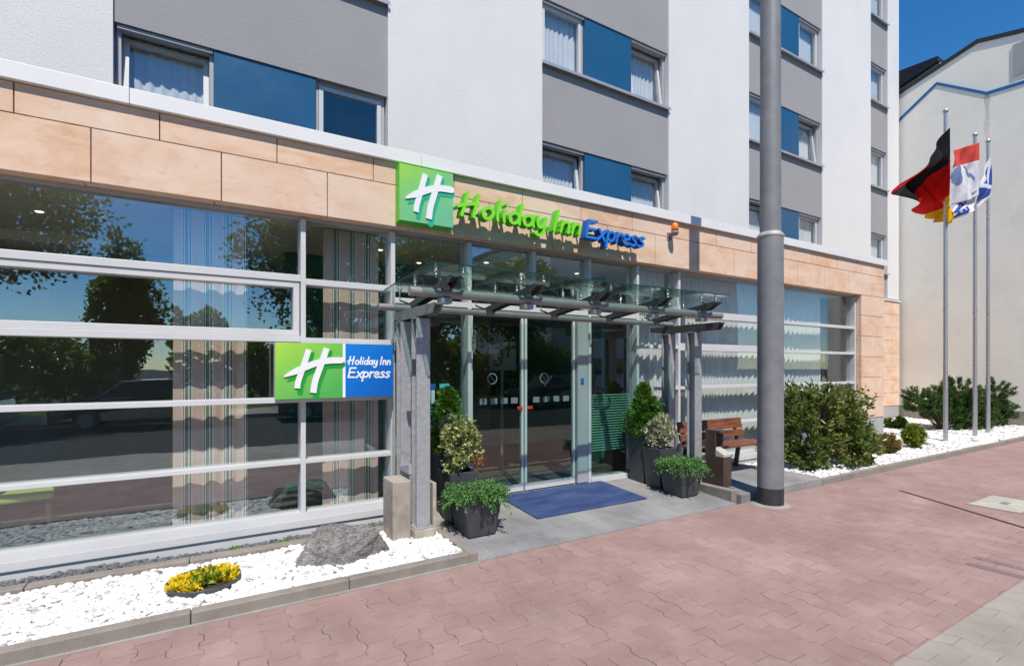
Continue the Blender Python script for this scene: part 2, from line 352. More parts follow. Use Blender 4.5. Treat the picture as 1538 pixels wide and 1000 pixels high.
# ------------------------------------------------------------------ objects
ORG = {}      # world origin of every object
def tagp(o, label=None, cat=None, group=None, kind=None):
    if label: o['label'] = label
    if cat: o['category'] = cat
    if group: o['group'] = group
    if kind: o['kind'] = kind
    return o
def thing(name, loc, label, cat, group=None):
    o = bpy.data.objects.new(name, None); COL.objects.link(o); o.location = loc; o.empty_display_size = 0.2
    ORG[o.name] = Vector(loc); return tagp(o, label, cat, group)
class MB:
    def __init__(s): s.v = []; s.f = []; s.mi = []; s.sm = []
    def add(s, vs, fs, mi=0, smooth=False):
        b = len(s.v); s.v += [tuple(v) for v in vs]
        s.f += [tuple(b+i for i in f) for f in fs]; s.mi += [mi]*len(fs); s.sm += [smooth]*len(fs); return s
    def box(s, x0, x1, y0, y1, z0, z1, mi=0):
        vs = [(x, y, z) for z in (z0, z1) for y in (y0, y1) for x in (x0, x1)]
        return s.add(vs, [(0,2,3,1),(4,5,7,6),(0,1,5,4),(2,6,7,3),(0,4,6,2),(1,3,7,5)], mi)
    def tube(s, p0, p1, r0, r1=None, seg=12, mi=0, caps=True, smooth=True):
        r1 = r0 if r1 is None else r1
        p0, p1 = Vector(p0), Vector(p1); d = (p1-p0).normalized()
        a = d.orthogonal().normalized(); b = d.cross(a)
        vs = []
        for p, r in ((p0, r0), (p1, r1)):
            for i in range(seg):
                t = 2*math.pi*i/seg; vs.append(p+(a*math.cos(t)+b*math.sin(t))*r)
        s.add(vs, [(i, (i+1) % seg, seg+(i+1) % seg, seg+i) for i in range(seg)], mi, smooth)
        if caps:
            s.add(vs[:seg], [tuple(reversed(range(seg)))], mi); s.add(vs[seg:], [tuple(range(seg))], mi)
        return s
    def lathe(s, c, prof, seg=24, mi=0, smooth=True):
        n = len(prof); vs = []
        for r, z in prof:
            for i in range(seg):
                t = 2*math.pi*i/seg; vs.append((c[0]+r*math.cos(t), c[1]+r*math.sin(t), c[2]+z))
        fs = [(k*seg+i, k*seg+(i+1) % seg, (k+1)*seg+(i+1) % seg, (k+1)*seg+i) for k in range(n-1) for i in range(seg)]
        return s.add(vs, fs, mi, smooth)
    def prism(s, poly, axis, a, b, mi=0):           # poly in the two other axes
        n = len(poly)
        def mk(p, t): return (t, p[0], p[1]) if axis == 'x' else ((p[0], t, p[1]) if axis == 'y' else (p[0], p[1], t))
        vs = [mk(p, a) for p in poly]+[mk(p, b) for p in poly]
        fs = [tuple(range(n)), tuple(reversed(range(n, 2*n)))]+[(i, n+i, n+(i+1) % n, (i+1) % n) for i in range(n)]
        return s.add(vs, fs, mi)
    def bar(s, p0, p1, w, h, mi=0, up=(0, 0, 1)):      # rectangular bar between two points
        p0, p1 = Vector(p0), Vector(p1); d = (p1-p0).normalized(); a = d.cross(Vector(up)).normalized()*(w/2); b = a.cross(d).normalized()*(h/2)
        vs = [p0-a-b, p0+a-b, p0+a+b, p0-a+b, p1-a-b, p1+a-b, p1+a+b, p1-a+b]
        return s.add(vs, [(0,3,2,1),(4,5,6,7),(0,1,5,4),(1,2,6,5),(2,3,7,6),(3,0,4,7)], mi)
    def build(s, name, mats, parent=None, bevel=0.0, recalc=True):
        me = bpy.data.meshes.new(name)
        off = ORG[parent.name] if parent else Vector((0, 0, 0))
        me.from_pydata([(v[0]-off[0], v[1]-off[1], v[2]-off[2]) for v in s.v], [], s.f)
        for m in ([mats] if isinstance(mats, str) else mats): me.materials.append(MATS[m])
        me.polygons.foreach_set('material_index', s.mi); me.polygons.foreach_set('use_smooth', s.sm)
        if recalc:
            bm = bmesh.new(); bm.from_mesh(me); bmesh.ops.recalc_face_normals(bm, faces=bm.faces); bm.to_mesh(me); bm.free()
        o = bpy.data.objects.new(name, me); COL.objects.link(o)
        if parent: o.parent = parent
        ORG[o.name] = off
        if bevel:
            md = o.modifiers.new('bevel', 'BEVEL'); md.width = bevel; md.segments = 2; md.limit_method = 'ANGLE'; md.angle_limit = R(40)
        return o
def struct(o): o['kind'] = 'structure'; return o
def dup(o, parent=None, delta=(0, 0, 0), top=True):
    c = o.copy(); COL.objects.link(c)
    if parent: c.parent = parent
    if top: c.location = Vector(o.location)+Vector(delta)
    ORG[c.name] = ORG[o.name]+Vector(delta)
    for ch in list(o.children): dup(ch, c, delta, False)
    return c

def npmesh(name, verts, faces, mats, parent=None, smooth=False, mi=None):
    me = bpy.data.meshes.new(name)
    off = np.array(ORG[parent.name]) if parent else np.zeros(3)
    verts = np.asarray(verts, dtype=np.float32)-off.astype(np.float32); faces = np.asarray(faces, dtype=np.int32)
    nv, (nf, k) = len(verts), faces.shape
    me.vertices.add(nv); me.vertices.foreach_set('co', verts.ravel())
    me.loops.add(nf*k); me.loops.foreach_set('vertex_index', faces.ravel())
    me.polygons.add(nf); me.polygons.foreach_set('loop_start', np.arange(0, nf*k, k, dtype=np.int32))
    me.polygons.foreach_set('use_smooth', np.full(nf, smooth))
    for m in ([mats] if isinstance(mats, str) else mats): me.materials.append(MATS[m])
    if mi is not None: me.polygons.foreach_set('material_index', np.asarray(mi, dtype=np.int32))
    me.update(calc_edges=True); me.validate()
    o = bpy.data.objects.new(name, me); COL.objects.link(o)
    if parent: o.parent = parent
    ORG[o.name] = Vector(off); return o

def leaf_cloud(pts, nrm, length, width, droop=0.0, spread=0.7, lv=0.35, fold=0.25):
    """6-vertex folded leaves at pts, pointing roughly along nrm."""
    n = len(pts)
    d = nrm+RNG.normal(0, spread, (n, 3)); d[:, 2] -= droop
    d /= np.linalg.norm(d, axis=1, keepdims=True)+1e-9
    r = RNG.normal(0, 1, (n, 3)); a = np.cross(d, r); a /= np.linalg.norm(a, axis=1, keepdims=True)+1e-9
    c = np.cross(d, a)
    L = (length*(1+RNG.uniform(-lv, lv, n)))[:, None]; W = (width*(1+RNG.uniform(-lv, lv, n)))[:, None]
    p0 = pts; p1 = pts+d*L*0.45+a*W*0.5+c*W*fold; p2 = pts+d*L; p3 = pts+d*L*0.45-a*W*0.5+c*W*fold
    v = np.stack([p0, p1, p2, p3], 1).reshape(-1, 3)
    i = np.arange(n)[:, None]*4
    f = np.concatenate([i+np.array([[0, 1, 2]]), i+np.array([[0, 2, 3]])], 1).reshape(-1, 3)
    return v, f
def shell_points(n, c, rad, inner=0.45, lumps=9, lump=0.22, top=1.0, seed=0):
    """points spread through a lumpy ellipsoid (clumps round random twig ends)."""
    rg = np.random.default_rng(seed+1)
    nc = max(8, n//38)
    d = rg.normal(0, 1, (nc, 3)); d /= np.linalg.norm(d, axis=1, keepdims=True)
    ld = rg.normal(0, 1, (lumps, 3)); ld /= np.linalg.norm(ld, axis=1, keepdims=True)
    bul = np.max(np.clip(d@ld.T, 0, 1)**6, axis=1)
    r = (inner+(1-inner)*rg.uniform(0, 1, nc)**0.5)*(1-lump+lump*1.5*bul)
    cen = d*r[:, None]
    idx = rg.integers(0, nc, n)
    p = cen[idx]+rg.normal(0, 0.085, (n, 3))
    nr = d[idx]*0.7+rg.normal(0, 0.4, (n, 3))+np.array([0, 0, 0.35])
    return np.array(c)+p*np.array(rad), nr

# ------------------------------------------------------------------ ground
def sheet(name, x0, x1, y0, y1, z, mat, z1=None):
    o = MB().add([(x0, y0, z), (x1, y0, z), (x1, y1, z if z1 is None else z1), (x0, y1, z if z1 is None else z1)], [(0, 1, 2, 3)]).build(name, mat, recalc=False)
    return struct(o)
sheet('ground', -400, 400, -400, 400, -0.16, 'asphalt')
struct(MB().box(-60, 60, 1.34, 3.86, -0.30, 0.0).build('pavement', 'pavers_red'))
struct(MB().box(-60, 60, -0.9, 1.339, -0.30, -0.003).build('cycle_path', 'pavers_beige'))
struct(MB().box(-60, 60, -1.05, -0.901, -0.30, 0.0).build('road_kerb', 'concrete', bevel=0.012))
sheet('road', -60, 60, -9.0, -1.06, -0.125, 'asphalt')
struct(MB().box(-60, 60, -12.0, -9.001, -0.30, 0.0).build('far_pavement', 'pavers_beige'))
def mk_grass():
    n = NT('lawn', 0.95, 0.2); n.col(n.ramp(n.noise(3, 6), [(0.3, (0.03, 0.06, 0.012)), (0.7, (0.07, 0.11, 0.02))])); n.bump(n.noise(60, 4), 0.8, 0.02)
mk_grass()
sheet('lawn', -60, 60, -60, -12.0, -0.02, 'lawn')

# kerb along both beds (individual stones in one edging), front at Y 3.86
def kerb(name, segs, mat='kerb_stone'):
    m = MB()
    for x0, x1, y0, y1, z0, z1, L in segs:
        along_x = (x1-x0) > (y1-y0); n = max(1, round(((x1-x0) if along_x else (y1-y0))/L))
        for i in range(n):
            h = random.uniform(-0.003, 0.003)
            if along_x:
                a = x0+(x1-x0)*i/n; b = x0+(x1-x0)*(i+1)/n; m.box(a+0.002, b-0.002, y0+h, y1+h, z0, z1+h)
            else:
                a = y0+(y1-y0)*i/n; b = y0+(y1-y0)*(i+1)/n; m.box(x0+h, x1+h, a+0.002, b-0.002, z0, z1+h)
    return struct(m.build(name, mat, bevel=0.008))
kerb('kerb', [(-10, 1.93, 3.86, 3.945, -0.2, 0.085, 1.0), (1.93, 2.01, 3.862, 5.15, -0.2, 0.083, 1.0),
              (5.50, 5.60, 3.93, 5.15, -0.2, 0.145, 0.6), (7.42, 18.6, 3.865, 3.93, -0.2, 0.085, 1.0), (7.42, 7.48, 3.94, 5.0, -0.2, 0.10, 0.6)])
kerb('edging', [(-10, 1.90, 4.88, 4.985, -0.1, 0.092, 1.0)], 'kerb_stone')
# mortar strip along the kerb foot
struct(MB().box(-10, 2.02, 3.83, 3.859, -0.1, 0.008).build('mortar_strip', 'concrete'))
# entrance ramp and bench platform
struct(MB().prism([(3.86, -0.2), (3.86, 0.008), (4.15, 0.03), (5.45, 0.11), (5.45, -0.2)], 'x', 2.012, 5.498).build('entrance_ramp', 'grey_slabs'))
struct(MB().box(5.602, 7.418, 3.87, 5.25, -0.2, 0.10).build('bench_platform', 'grey_slabs', bevel=0.006))
struct(MB().box(-10, 1.928, 3.946, 5.3, -0.2, 0.035).build('bed_soil', 'soil'))
struct(MB().box(7.482, 18.69, 3.932, 7.39, -0.2, 0.035).build('garden_soil', 'soil'))

ICO = None
def ico(sub=1):
    bm = bmesh.new(); bmesh.ops.create_icosphere(bm, subdivisions=sub, radius=1.0)
    v = np.array([x.co[:] for x in bm.verts]); f = np.array([[x.index for x in q.verts] for q in bm.faces]); bm.free(); return v, f
def pebbles(name, regions, mat, label, cat, sub=2, flat=0.6, angular=0.0, zamp=0.012):
    iv, if_ = ico(sub); nvi = len(iv)
    V = []; Fc = []; cnt = 0
    for (x0, x1, y0, y1, size, layers, avoid) in regions:
        pitch = size*0.86
        for L in range(layers):
            gx = np.arange(x0+size*0.4, x1-size*0.3, pitch); gy = np.arange(y0+size*0.4, y1-size*0.3, pitch*0.87)
            X, Y = np.meshgrid(gx, gy); X = X+(np.arange(len(gy)) % 2)[:, None]*pitch*0.5
            X = (X+RNG.uniform(-0.3, 0.3, X.shape)*pitch+L*pitch*0.5).ravel(); Y = (Y+RNG.uniform(-0.3, 0.3, Y.shape)*pitch+L*0.3*pitch).ravel()
            k = (X < x1-size*0.3) & (Y < y1-size*0.3)
            if avoid:
                for (ax, ay, ar) in avoid: k &= ((X-ax)**2+(Y-ay)**2) > ar*ar
            X, Y = X[k], Y[k]; n = len(X)
            sc = size*0.5*RNG.uniform(0.75, 1.35, n)
            ax = np.stack([sc*RNG.uniform(0.85, 1.45, n), sc*RNG.uniform(0.8, 1.1, n), sc*flat*RNG.uniform(0.8, 1.25, n)], 1)
            dirs = RNG.normal(0, 1, (n, 3, 3)); 
            lump = 1+0.10*np.sin(iv@np.array([2.1, 1.3, 0.7])*1.7)[None, :]*RNG.uniform(-1, 1, n)[:, None]+angular*RNG.uniform(-1, 1, (n, nvi))
            P = iv[None]*lump[..., None]*ax[:, None, :]
            th = RNG.uniform(0, 6.283, n); tx = RNG.normal(0, 0.28, n)
            c, s_ = np.cos(tx)[:, None], np.sin(tx)[:, None]
            y = P[..., 1]*c-P[..., 2]*s_; z = P[..., 1]*s_+P[..., 2]*c
            c, s_ = np.cos(th)[:, None], np.sin(th)[:, None]
            x2 = P[..., 0]*c-y*s_; y2 = P[..., 0]*s_+y*c
            zb = 0.048+L*size*0.33+RNG.normal(0, zamp*0.4, n)+zamp*np.sin(X*3.1+1)*np.cos(Y*4.3)
            W = np.stack([x2+X[:, None], y2+Y[:, None], z+zb[:, None]], -1)
            V.append(W.reshape(-1, 3)); Fc.append((if_[None]+(np.arange(n)*nvi)[:, None, None]).reshape(-1, 3)+cnt); cnt += n*nvi
    o = npmesh(name, np.concatenate(V), np.concatenate(Fc), mat, smooth=(angular == 0))
    return tagp(o, label, cat, kind='stuff')
pebbles('white_pebbles', [(-2.6, 1.93, 3.95, 4.88, 0.040, 2, [(0.015, 4.365, 0.235), (1.58, 4.66, 0.10)]), ], 'pebble_white',
        'bright white rounded pebbles filling the low kerbed bed at left', 'pebbles', 2)
pebbles('garden_pebbles', [(7.49, 12.4, 3.94, 5.15, 0.055, 2, []), (12.45, 18.65, 3.94, 7.35, 0.075, 2, [])], 'pebble_white',
        'bright white pebbles spread under the shrubs and flagpoles at right', 'pebbles', 1)
pebbles('slate_chips', [(-2.6, 1.70, 4.99, 5.18, 0.034, 2, [])], 'pebble_dark', 'dark slate chips along the foot of the glass front', 'stone chips', 1, 0.55, 0.16)

# manhole cover, slot, dark paver repair
cx0, cx1, cy0, cy1 = 7.90, 8.67, 1.97, 2.42
mh = thing('manhole_cover', (8.28, 2.2, 0), 'square pale concrete manhole cover with a small dark inset in the red paving', 'manhole cover')
MB().box(cx0, cx1, cy0, cy1, -0.03, 0.008).build('cover_plate', 'cover_concrete', mh, bevel=0.004)
m = MB(); e = 0.03
m.box(cx0-e, cx1+e, cy0-e, cy0-0.003, -0.03, 0.005); m.box(cx0-e, cx1+e, cy1+0.003, cy1+e, -0.03, 0.005)
m.box(cx0-e, cx0-0.003, cy0-0.0025, cy1+0.0025, -0.03, 0.005); m.box(cx1+0.003, cx1+e, cy0-0.0025, cy1+0.0025, -0.03, 0.005); m.build('cover_frame', 'kerb_stone', mh)
MB().box(8.22, 8.36, 2.16, 2.23, 0.004, 0.012).build('inset_plate', 'mast', mh)
o = MB().add([(7.96, 3.17, 0.004), (7.99, 3.14, 0.004), (7.02, 1.36, 0.004), (6.985, 1.38, 0.004), (7.96, 3.17, -.02), (7.99, 3.14, -.02), (7.02, 1.36, -.02), (6.985, 1.38, -.02)],
         [(0, 3, 2, 1), (0, 1, 5, 4), (1, 2, 6, 5), (2, 3, 7, 6), (3, 0, 4, 7)]).build('drain_slot', 'steel_slot')
struct(o)
m = MB(); m.box(5.47, 5.55, 1.345, 1.70, -0.02, 0.003); m.box(5.70, 5.78, 1.345, 1.72, -0.02, 0.003)
struct(m.build('paver_repair', 'pavers_dark'))

# ------------------------------------------------------------------ hotel building
YS, YG, YU = 5.20, 5.40, 7.40     # stone face, glass, upper wall
hotel = thing('hotel_building', (5, 6, 0), 'white and grey rendered hotel with blue window panels above a peach stone ground floor', 'building')
BAYS = [(-0.87, 2.35, True), (5.107, 8.29, True), (11.0, 14.18, True), (16.82, 17.86, False)]
ROWS = [4.49+2.52*i for i in range(4)]; WH = 1.15; TOPZ = 14.75; LEFT = -8.0; RIGHT = 18.6
m = MB(); xs = [LEFT]
for a, b, _ in BAYS: xs += [a, b]
xs.append(RIGHT)
for i in range(0, len(xs), 2):
    m.box(xs[i], xs[i+1], YU, YU+0.35, 3.74 if xs[i] > 12.4 else 3.0, TOPZ)
m.box(LEFT, RIGHT, YU+0.003, YU+0.35, TOPZ+0.001, TOPZ+0.4); m.box(RIGHT-0.3, RIGHT, YU+0.352, YU+12, 0, TOPZ+0.399); m.box(LEFT, LEFT+0.3, YU+0.352, YU+12, 0, TOPZ+0.399)
m.build('upper_wall', 'white_render', hotel)
MB().box(LEFT-0.04, RIGHT+0.04, YU-0.04, YU+0.5, TOPZ+0.402, TOPZ+0.46).build('parapet_cap', 'cornice_metal', hotel)
MB().box(LEFT+0.3, RIGHT-0.3, YU+0.352, YU+12, TOPZ, TOPZ+0.15).build('roof', 'roof_dark', hotel)
for a, b, _ in BAYS:
    z = 3.0
    for r in ROWS+[TOPZ+0.001]:
        if r > z: MB().box(a+0.001, b-0.001, YU+0.035, YU+0.349, z, r-0.035 if r < TOPZ else TOPZ).build('spandrel_panel', 'grey_render', hotel)
        z = r+WH
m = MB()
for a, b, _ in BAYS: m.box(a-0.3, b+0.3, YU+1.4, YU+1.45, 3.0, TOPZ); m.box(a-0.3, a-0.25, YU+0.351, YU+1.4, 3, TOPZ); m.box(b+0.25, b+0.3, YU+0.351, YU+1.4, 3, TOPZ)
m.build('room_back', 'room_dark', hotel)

def curtain_mesh(x0, x1, y, z0, z1, amp=0.022, wl=0.105, res=0.012, hem=0.0, seed=0, zn=2):
    rg = random.Random(seed); n = int((x1-x0)/res); ph = 0; pts = []
    for i in range(n+1):
        ph += 2*math.pi*res/(wl*(1+0.35*math.sin(i*0.031+seed)))
        a = amp*(0.7+0.3*math.sin(i*0.047+seed*2)); pts.append((x0+(x1-x0)*i/n, y+a*math.sin(ph)+0.3*a*math.sin(2.3*ph+1)))
    vs = []; zs = [z0+(z1-z0)*k/zn for k in range(zn+1)]
    for k, z in enumerate(zs):
        t = k/zn
        for (x, yy) in pts: vs.append((x+0.006*math.sin(yy*90+t*2), y+(yy-y)*(1.15-0.4*t), z))
    w = len(pts); fs = [(k*w+i, k*w+i+1, (k+1)*w+i+1, (k+1)*w+i) for k in range(zn) for i in range(w-1)]
    return vs, fs
def rect_frame(m, x0, x1, z0, z1, y0, y1, w, mi=0):
    m.box(x0, x1, y0, y1, z0, z0+w, mi); m.box(x0, x1, y0, y1, z1-w, z1, mi)
    m.box(x0, x0+w, y0, y1, z0+w, z1-w, mi); m.box(x1-w, x1, y0, y1, z0+w, z1-w, mi)
FRY = YU+0.115
def make_window(x0, x1, z0, tilt, seed):
    z1 = z0+WH
    m = MB(); rect_frame(m, x0, x1, z0, z1, FRY, FRY+0.07, 0.045)
    w = m.build('window', 'frame_grey', hotel)
    th = R(7) if tilt else 0
    def tr(p):
        y, z = p[1]-(FRY+0.03), p[2]-(z0+0.06); return (p[0], FRY+0.03+y*math.cos(th)+z*math.sin(th), z0+0.06+z*math.cos(th)-y*math.sin(th))
    m = MB(); rect_frame(m, x0+0.05, x1-0.05, z0+0.05, z1-0.055, FRY-0.005, FRY+0.055, 0.06); m.v = [tr(p) for p in m.v]
    m.build('sash', 'frame_white', w)
    m = MB().box(x0+0.112, x1-0.112, FRY+0.02, FRY+0.026, z0+0.112, z1-0.117); m.v = [tr(p) for p in m.v]
    m.build('pane', 'room_glass', w)
    if seed == 51: return
    vs, fs = curtain_mesh(x0-0.05, x1+0.05, FRY+0.22 if tilt else FRY+0.13, z0-0.15, z1+0.05, 0.022, 0.10, 0.012, seed=seed)
    MB().add(vs, fs, 0, True).build('curtain', 'curtain_sheer', w, recalc=False)
    MB().box(x0+0.01, x1-0.01, YU+0.06, FRY-0.002, z1-0.05, z1-0.012).build('blind_box', 'frame_grey', w)
sd = 0
for bi, (a, b, dbl) in enumerate(BAYS):
    for ri, z0 in enumerate(ROWS):
        if bi == 0 and ri > 2: continue
        sd += 1
        if dbl:
            make_window(a+0.02, a+1.0, z0, (bi == 0) or (ri == 0), sd); make_window(b-1.0, b-0.02, z0, bi == 1 or (bi == 2 and ri in (1, 3)), sd+50)
            MB().box(a+1.003, b-1.003, YU+0.055, YU+0.12, z0+0.003, z0+WH-0.003).build('blue_panel', 'blue_panel', hotel, bevel=0.004)
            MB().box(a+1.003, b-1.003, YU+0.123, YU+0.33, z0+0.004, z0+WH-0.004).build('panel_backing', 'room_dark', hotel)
        else: make_window(a+0.02, b-0.02, z0, False, sd)
        m = MB().box(a+0.002, b-0.002, YU-0.045, YU+0.20, z0-0.032, z0-0.004); m.box(a-0.02, b+0.02, YU-0.05, YU-0.044, z0-0.055, z0-0.002)
        m.build('window_sill', 'sill_metal', hotel)

# ground floor: stone cladding with real joints
m = MB(); SX1 = 12.40; Z0s, Zm, Z1s = 3.112, 3.545, 3.78
# front rows
def row(x0, x1, z0, z1, L, off, y=YS, d=0.05, g=0.004):
    x = x0+off-L if off else x0
    while x < x1-0.02:
        a, b = max(x, x0), min(x+L, x1)
        if b-a > 0.03: m.box(a+g, b-g, y+random.uniform(-.001, .001), y+d, z0+g, z1-g)
        x += L
JX = [-0.62, 0.18, 0.98]
row(LEFT, SX1, Z0s, Zm, 0.90, 0.95); row(LEFT, SX1, Zm, Z1s, 0.90, 0.50)
# right pier
for i, zz in enumerate([0.60, 1.02, 1.44, 1.86, 2.28, 2.70]): row(11.43, SX1, zz, zz+0.42 if zz < 2.69 else 3.112, 0.97, 0, YS)
m.build('stone_cladding', 'peach_stone', hotel, bevel=0.0025); m = MB()
for i, zz in enumerate([0.46, 0.86, 1.26, 1.66, 2.06, 2.46, 2.86, 3.26]): row(SX1+0.002, RIGHT, zz, zz+0.40, 0.95, 0, YU-0.02)
m.build('stone_cladding', 'peach_stone', hotel, bevel=0.0025); m = MB()
x = LEFT
while x < 11.4:
    m.box(x+0.004, min(x+0.9, 11.43)-0.004, YS+0.052, YS+0.13, Z0s+0.001, Z0s+0.03); x += 0.9
m.build('stone_soffit', 'peach_stone', hotel, bevel=0.0025)
m = MB()
m.box(LEFT, SX1-0.01, YS+0.0505, YU-0.002, Z0s+0.04, Z1s-0.001); m.box(11.44, SX1-0.01, YS+0.051, YU-0.001, 0.0, Z0s+0.038)
m.box(SX1-0.009, RIGHT-0.01, YU+0.031, YU+0.34, 0.0, 3.70)
m.build('cladding_backing', 'bin_brown', hotel)
m = MB(); m.box(11.432, SX1-0.002, YS+0.012, YS+0.05, 0.0, 0.597); m.box(SX1+0.003, RIGHT-0.002, YU-0.006, YU+0.03, 0, 0.457); m.build('plinth', 'plinth_grey', hotel)
MB().box(11.43, 11.436, YS+0.051, YG+0.1, 0.0, 3.11).build('pier_reveal', 'peach_stone', hotel)
MB().box(SX1+0.002, RIGHT+0.02, YU-0.05, YU+0.03, 3.662, 3.70).build('coping', 'cornice_metal', hotel)
# cornice in lengths
m = MB(); x = LEFT
while x < SX1:
    b = min(x+2.5, SX1+0.04); m.box(x+0.0015, b-0.0015, YS-0.045, YS+0.25, 3.782, 3.912); x += 2.5
m.build('cornice', 'cornice_metal', hotel, bevel=0.004)
MB().box(LEFT, SX1, YS+0.252, YU-0.001, 3.79, 3.83).build('lower_roof', 'roof_dark', hotel)

# interior of the ground floor
m = MB(); m.box(LEFT, 11.4, YG+0.12, 13.0, -0.05, 0.10); m.build('lobby_floor', 'interior_floor', hotel)
m = MB(); m.box(LEFT, 11.43, YG+0.14, 13.0, 3.105, 3.14); m.build('lobby_ceiling', 'interior_ceiling', hotel)
m = MB(); m.box(LEFT, 11.43, 10.2, 10.3, 0.1, 3.10); m.box(LEFT, LEFT+0.1, 5.6, 10.2, 0.1, 3.1); m.box(11.3, 11.42, YG+0.5, 10.2, 0.1, 3.1); m.build('lobby_wall', 'interior_wall', hotel)
m = MB(); m.box(0.9, 2.6, 7.0, 7.1, 0.1, 3.1); m.box(5.5, 5.6, 6.3, 10, 0.1, 3.1); m.build('partition', 'interior_teal', hotel)
for (px, yy) in [(-1.3, 6.4), (0.1, 6.4), (1.9, 6.3), (2.6, 6.8), (3.4, 6.3), (4.3, 6.8), (5.0, 6.3), (-0.6, 8), (1.4, 8.6), (3.8, 8.4)]:
    MB().lathe((px, yy, 3.098), [(0.0, 0.0), (0.025, 0.0), (0.033, 0.004), (0.033, 0.012)], 14).build('downlight', 'downlight', hotel)

# glazing: frame bars
m = MB(); YF0, YF1 = 5.30, 5.455
ZA, ZB, ZC, ZD = (2.403, 2.54), (1.889, 2.033), (1.308, 1.355), (0.712, 0.752)
ZT = 3.085
V = [-4.6, -1.87, 0.845, 1.738, 2.645, 3.54, 4.43, 5.31, 6.17, 8.866, 11.40]
vw = 0.046
def vert(x, z0, z1, w=vw): m.box(x-w/2, x+w/2, YF0-0.002, YF1+0.002, z0, z1)
for x in V:
    if x == 3.54: vert(x, 2.392, ZT)
    else: vert(x, 0.11, ZT)
def hbars(x0, x1, z0, z1): m.box(x0+vw/2+0.0002, x1-vw/2-0.0002, YF0, YF1, z0, z1)
for x0, x1 in ((-4.6, -1.87), (-1.87, 0.845)):
    hbars(x0, x1, ZA[1]-0.065, ZA[1]); hbars(x0, x1, ZB[0], ZB[0]+0.06); hbars(x0, x1, *ZC); hbars(x0, x1, *ZD)
hbars(0.845, 1.738, 2.45, 2.51); hbars(0.845, 1.738, 1.88, 1.935); hbars(0.845, 1.738, *ZC); hbars(0.845, 1.738, *ZD)
for x0, x1 in ((5.31, 6.17), (6.17, 8.866)):
    hbars(x0, x1, 2.41, 2.52); hbars(x0, x1, 1.90, 2.01) if x1 > 7 else hbars(x0, x1, 1.92, 1.975); hbars(x0, x1, *ZC); hbars(x0, x1, *ZD)
hbars(8.866, 11.40, 2.42, 2.475); hbars(8.866, 11.40, 1.90, 1.95); hbars(8.866, 11.40, *ZC); hbars(8.866, 11.40, *ZD)
hbars(1.738, 2.645, 2.33, 2.39); m.box(2.645+vw/2, 4.43-vw/2, YF0+.001, YF1, 2.33, 2.39); hbars(4.43, 5.31, 2.33, 2.39)
m.build('window_wall_frame', 'frame_white', hotel, bevel=0.003)
fr = bpy.data.objects['window_wall_frame']
m = MB().box(LEFT, 11.43, YS+0.132, YF1+0.02, ZT+0.001, Z0s+0.029); m.build('head_frame', 'frame_grey', hotel)
# sill: sloping ledge, white fascia, shadow gap, base plate
for (a, b) in ((-4.6, 1.72), (5.62, 11.42)):
    m = MB().prism([(YF0+0.0, 0.235), (YF0+0.0, 0.16), (YS+0.005, 0.16), (YS+0.005, 0.19)], 'x', a, b); m.build('sill_ledge', 'frame_grey', hotel)
    MB().box(a, b, YS-0.012, YS+0.004, 0.132, 0.197).build('sill_fascia', 'frame_white', hotel)
    MB().box(a, b, YS+0.006, YG+0.1, 0.0, 0.125).build('base_plate', 'frame_white', hotel)
    MB().box(a, b, YF0+0.001, YF1, 0.16, 0.24).build('bottom_rail', 'frame_white', hotel)
for a, b in ((1.77, 2.615), (4.46, 5.28)): MB().box(a, b, YF0, YF1, 0.1, 0.16).build('threshold', 'frame_white', hotel)
# tilting window leaf at left
m = MB(); rect_frame(m, -1.80, 0.812, ZB[0]+0.062, ZA[1]-0.068, YF0+0.012, YF1-0.02, 0.055); tw = m.build('window', 'frame_white', hotel, bevel=0.003)
MB().box(-1.74, 0.755, YG-0.003, YG+0.003, ZB[0]+0.12, ZA[1]-0.125).build('pane', 'shop_glass', tw)
mk_glass('side_glass', (0.97, 0.99, 0.985), 0.10, 0.06, (0.88, 0.96, 1.0))
def pane(x0, x1, z0, z1, par=None): MB().box(x0+vw/2+0.001, x1-vw/2-0.001, YG-0.004, YG+0.004, z0, z1).build('pane', 'side_glass' if x0 > 4.3 else 'shop_glass', par or fr)
for x0, x1 in ((-4.6, -1.87), (-1.87, 0.845)):
    pane(x0, x1, ZA[1], ZT); pane(x0, x1, ZC[1], ZB[0]); pane(x0, x1, ZD[1], ZC[0]); pane(x0, x1, 0.24, ZD[0])
pane(-4.6, -1.87, ZB[0]+0.06, ZA[1]-0.065)
for a, b in ((2.51, ZT), (1.935, 2.45), (ZC[1], 1.88), (ZD[1], ZC[0]), (0.24, ZD[0])): pane(0.845, 1.738, a, b)
pane(1.738, 2.645, 2.39, ZT); pane(1.738, 2.645, 0.16, 2.33); pane(4.43, 5.31, 2.39, ZT); pane(4.43, 5.31, 0.16, 2.33)
pane(2.645, 3.54, 2.39, ZT); pane(3.54, 4.43, 2.39, ZT)
pane(5.31, 6.17, 2.52, ZT); pane(5.31, 6.17, 1.975, 2.41); pane(5.31, 6.17, ZC[1], 1.92); pane(5.31, 6.17, ZD[1], ZC[0]); pane(5.31, 6.17, 0.24, ZD[0])
pane(6.17, 8.866, 2.52, ZT); pane(6.17, 8.866, 2.01, 2.41); pane(6.17, 8.866, ZC[1], 1.90); pane(6.17, 8.866, ZD[1], ZC[0]); pane(6.17, 8.866, 0.24, ZD[0])
pane(8.866, 11.40, 2.475, ZT); pane(8.866, 11.40, 1.95, 2.42); pane(8.866, 11.40, ZC[1], 1.90); pane(8.866, 11.40, ZD[1], ZC[0]); pane(8.866, 11.40, 0.24, ZD[0])

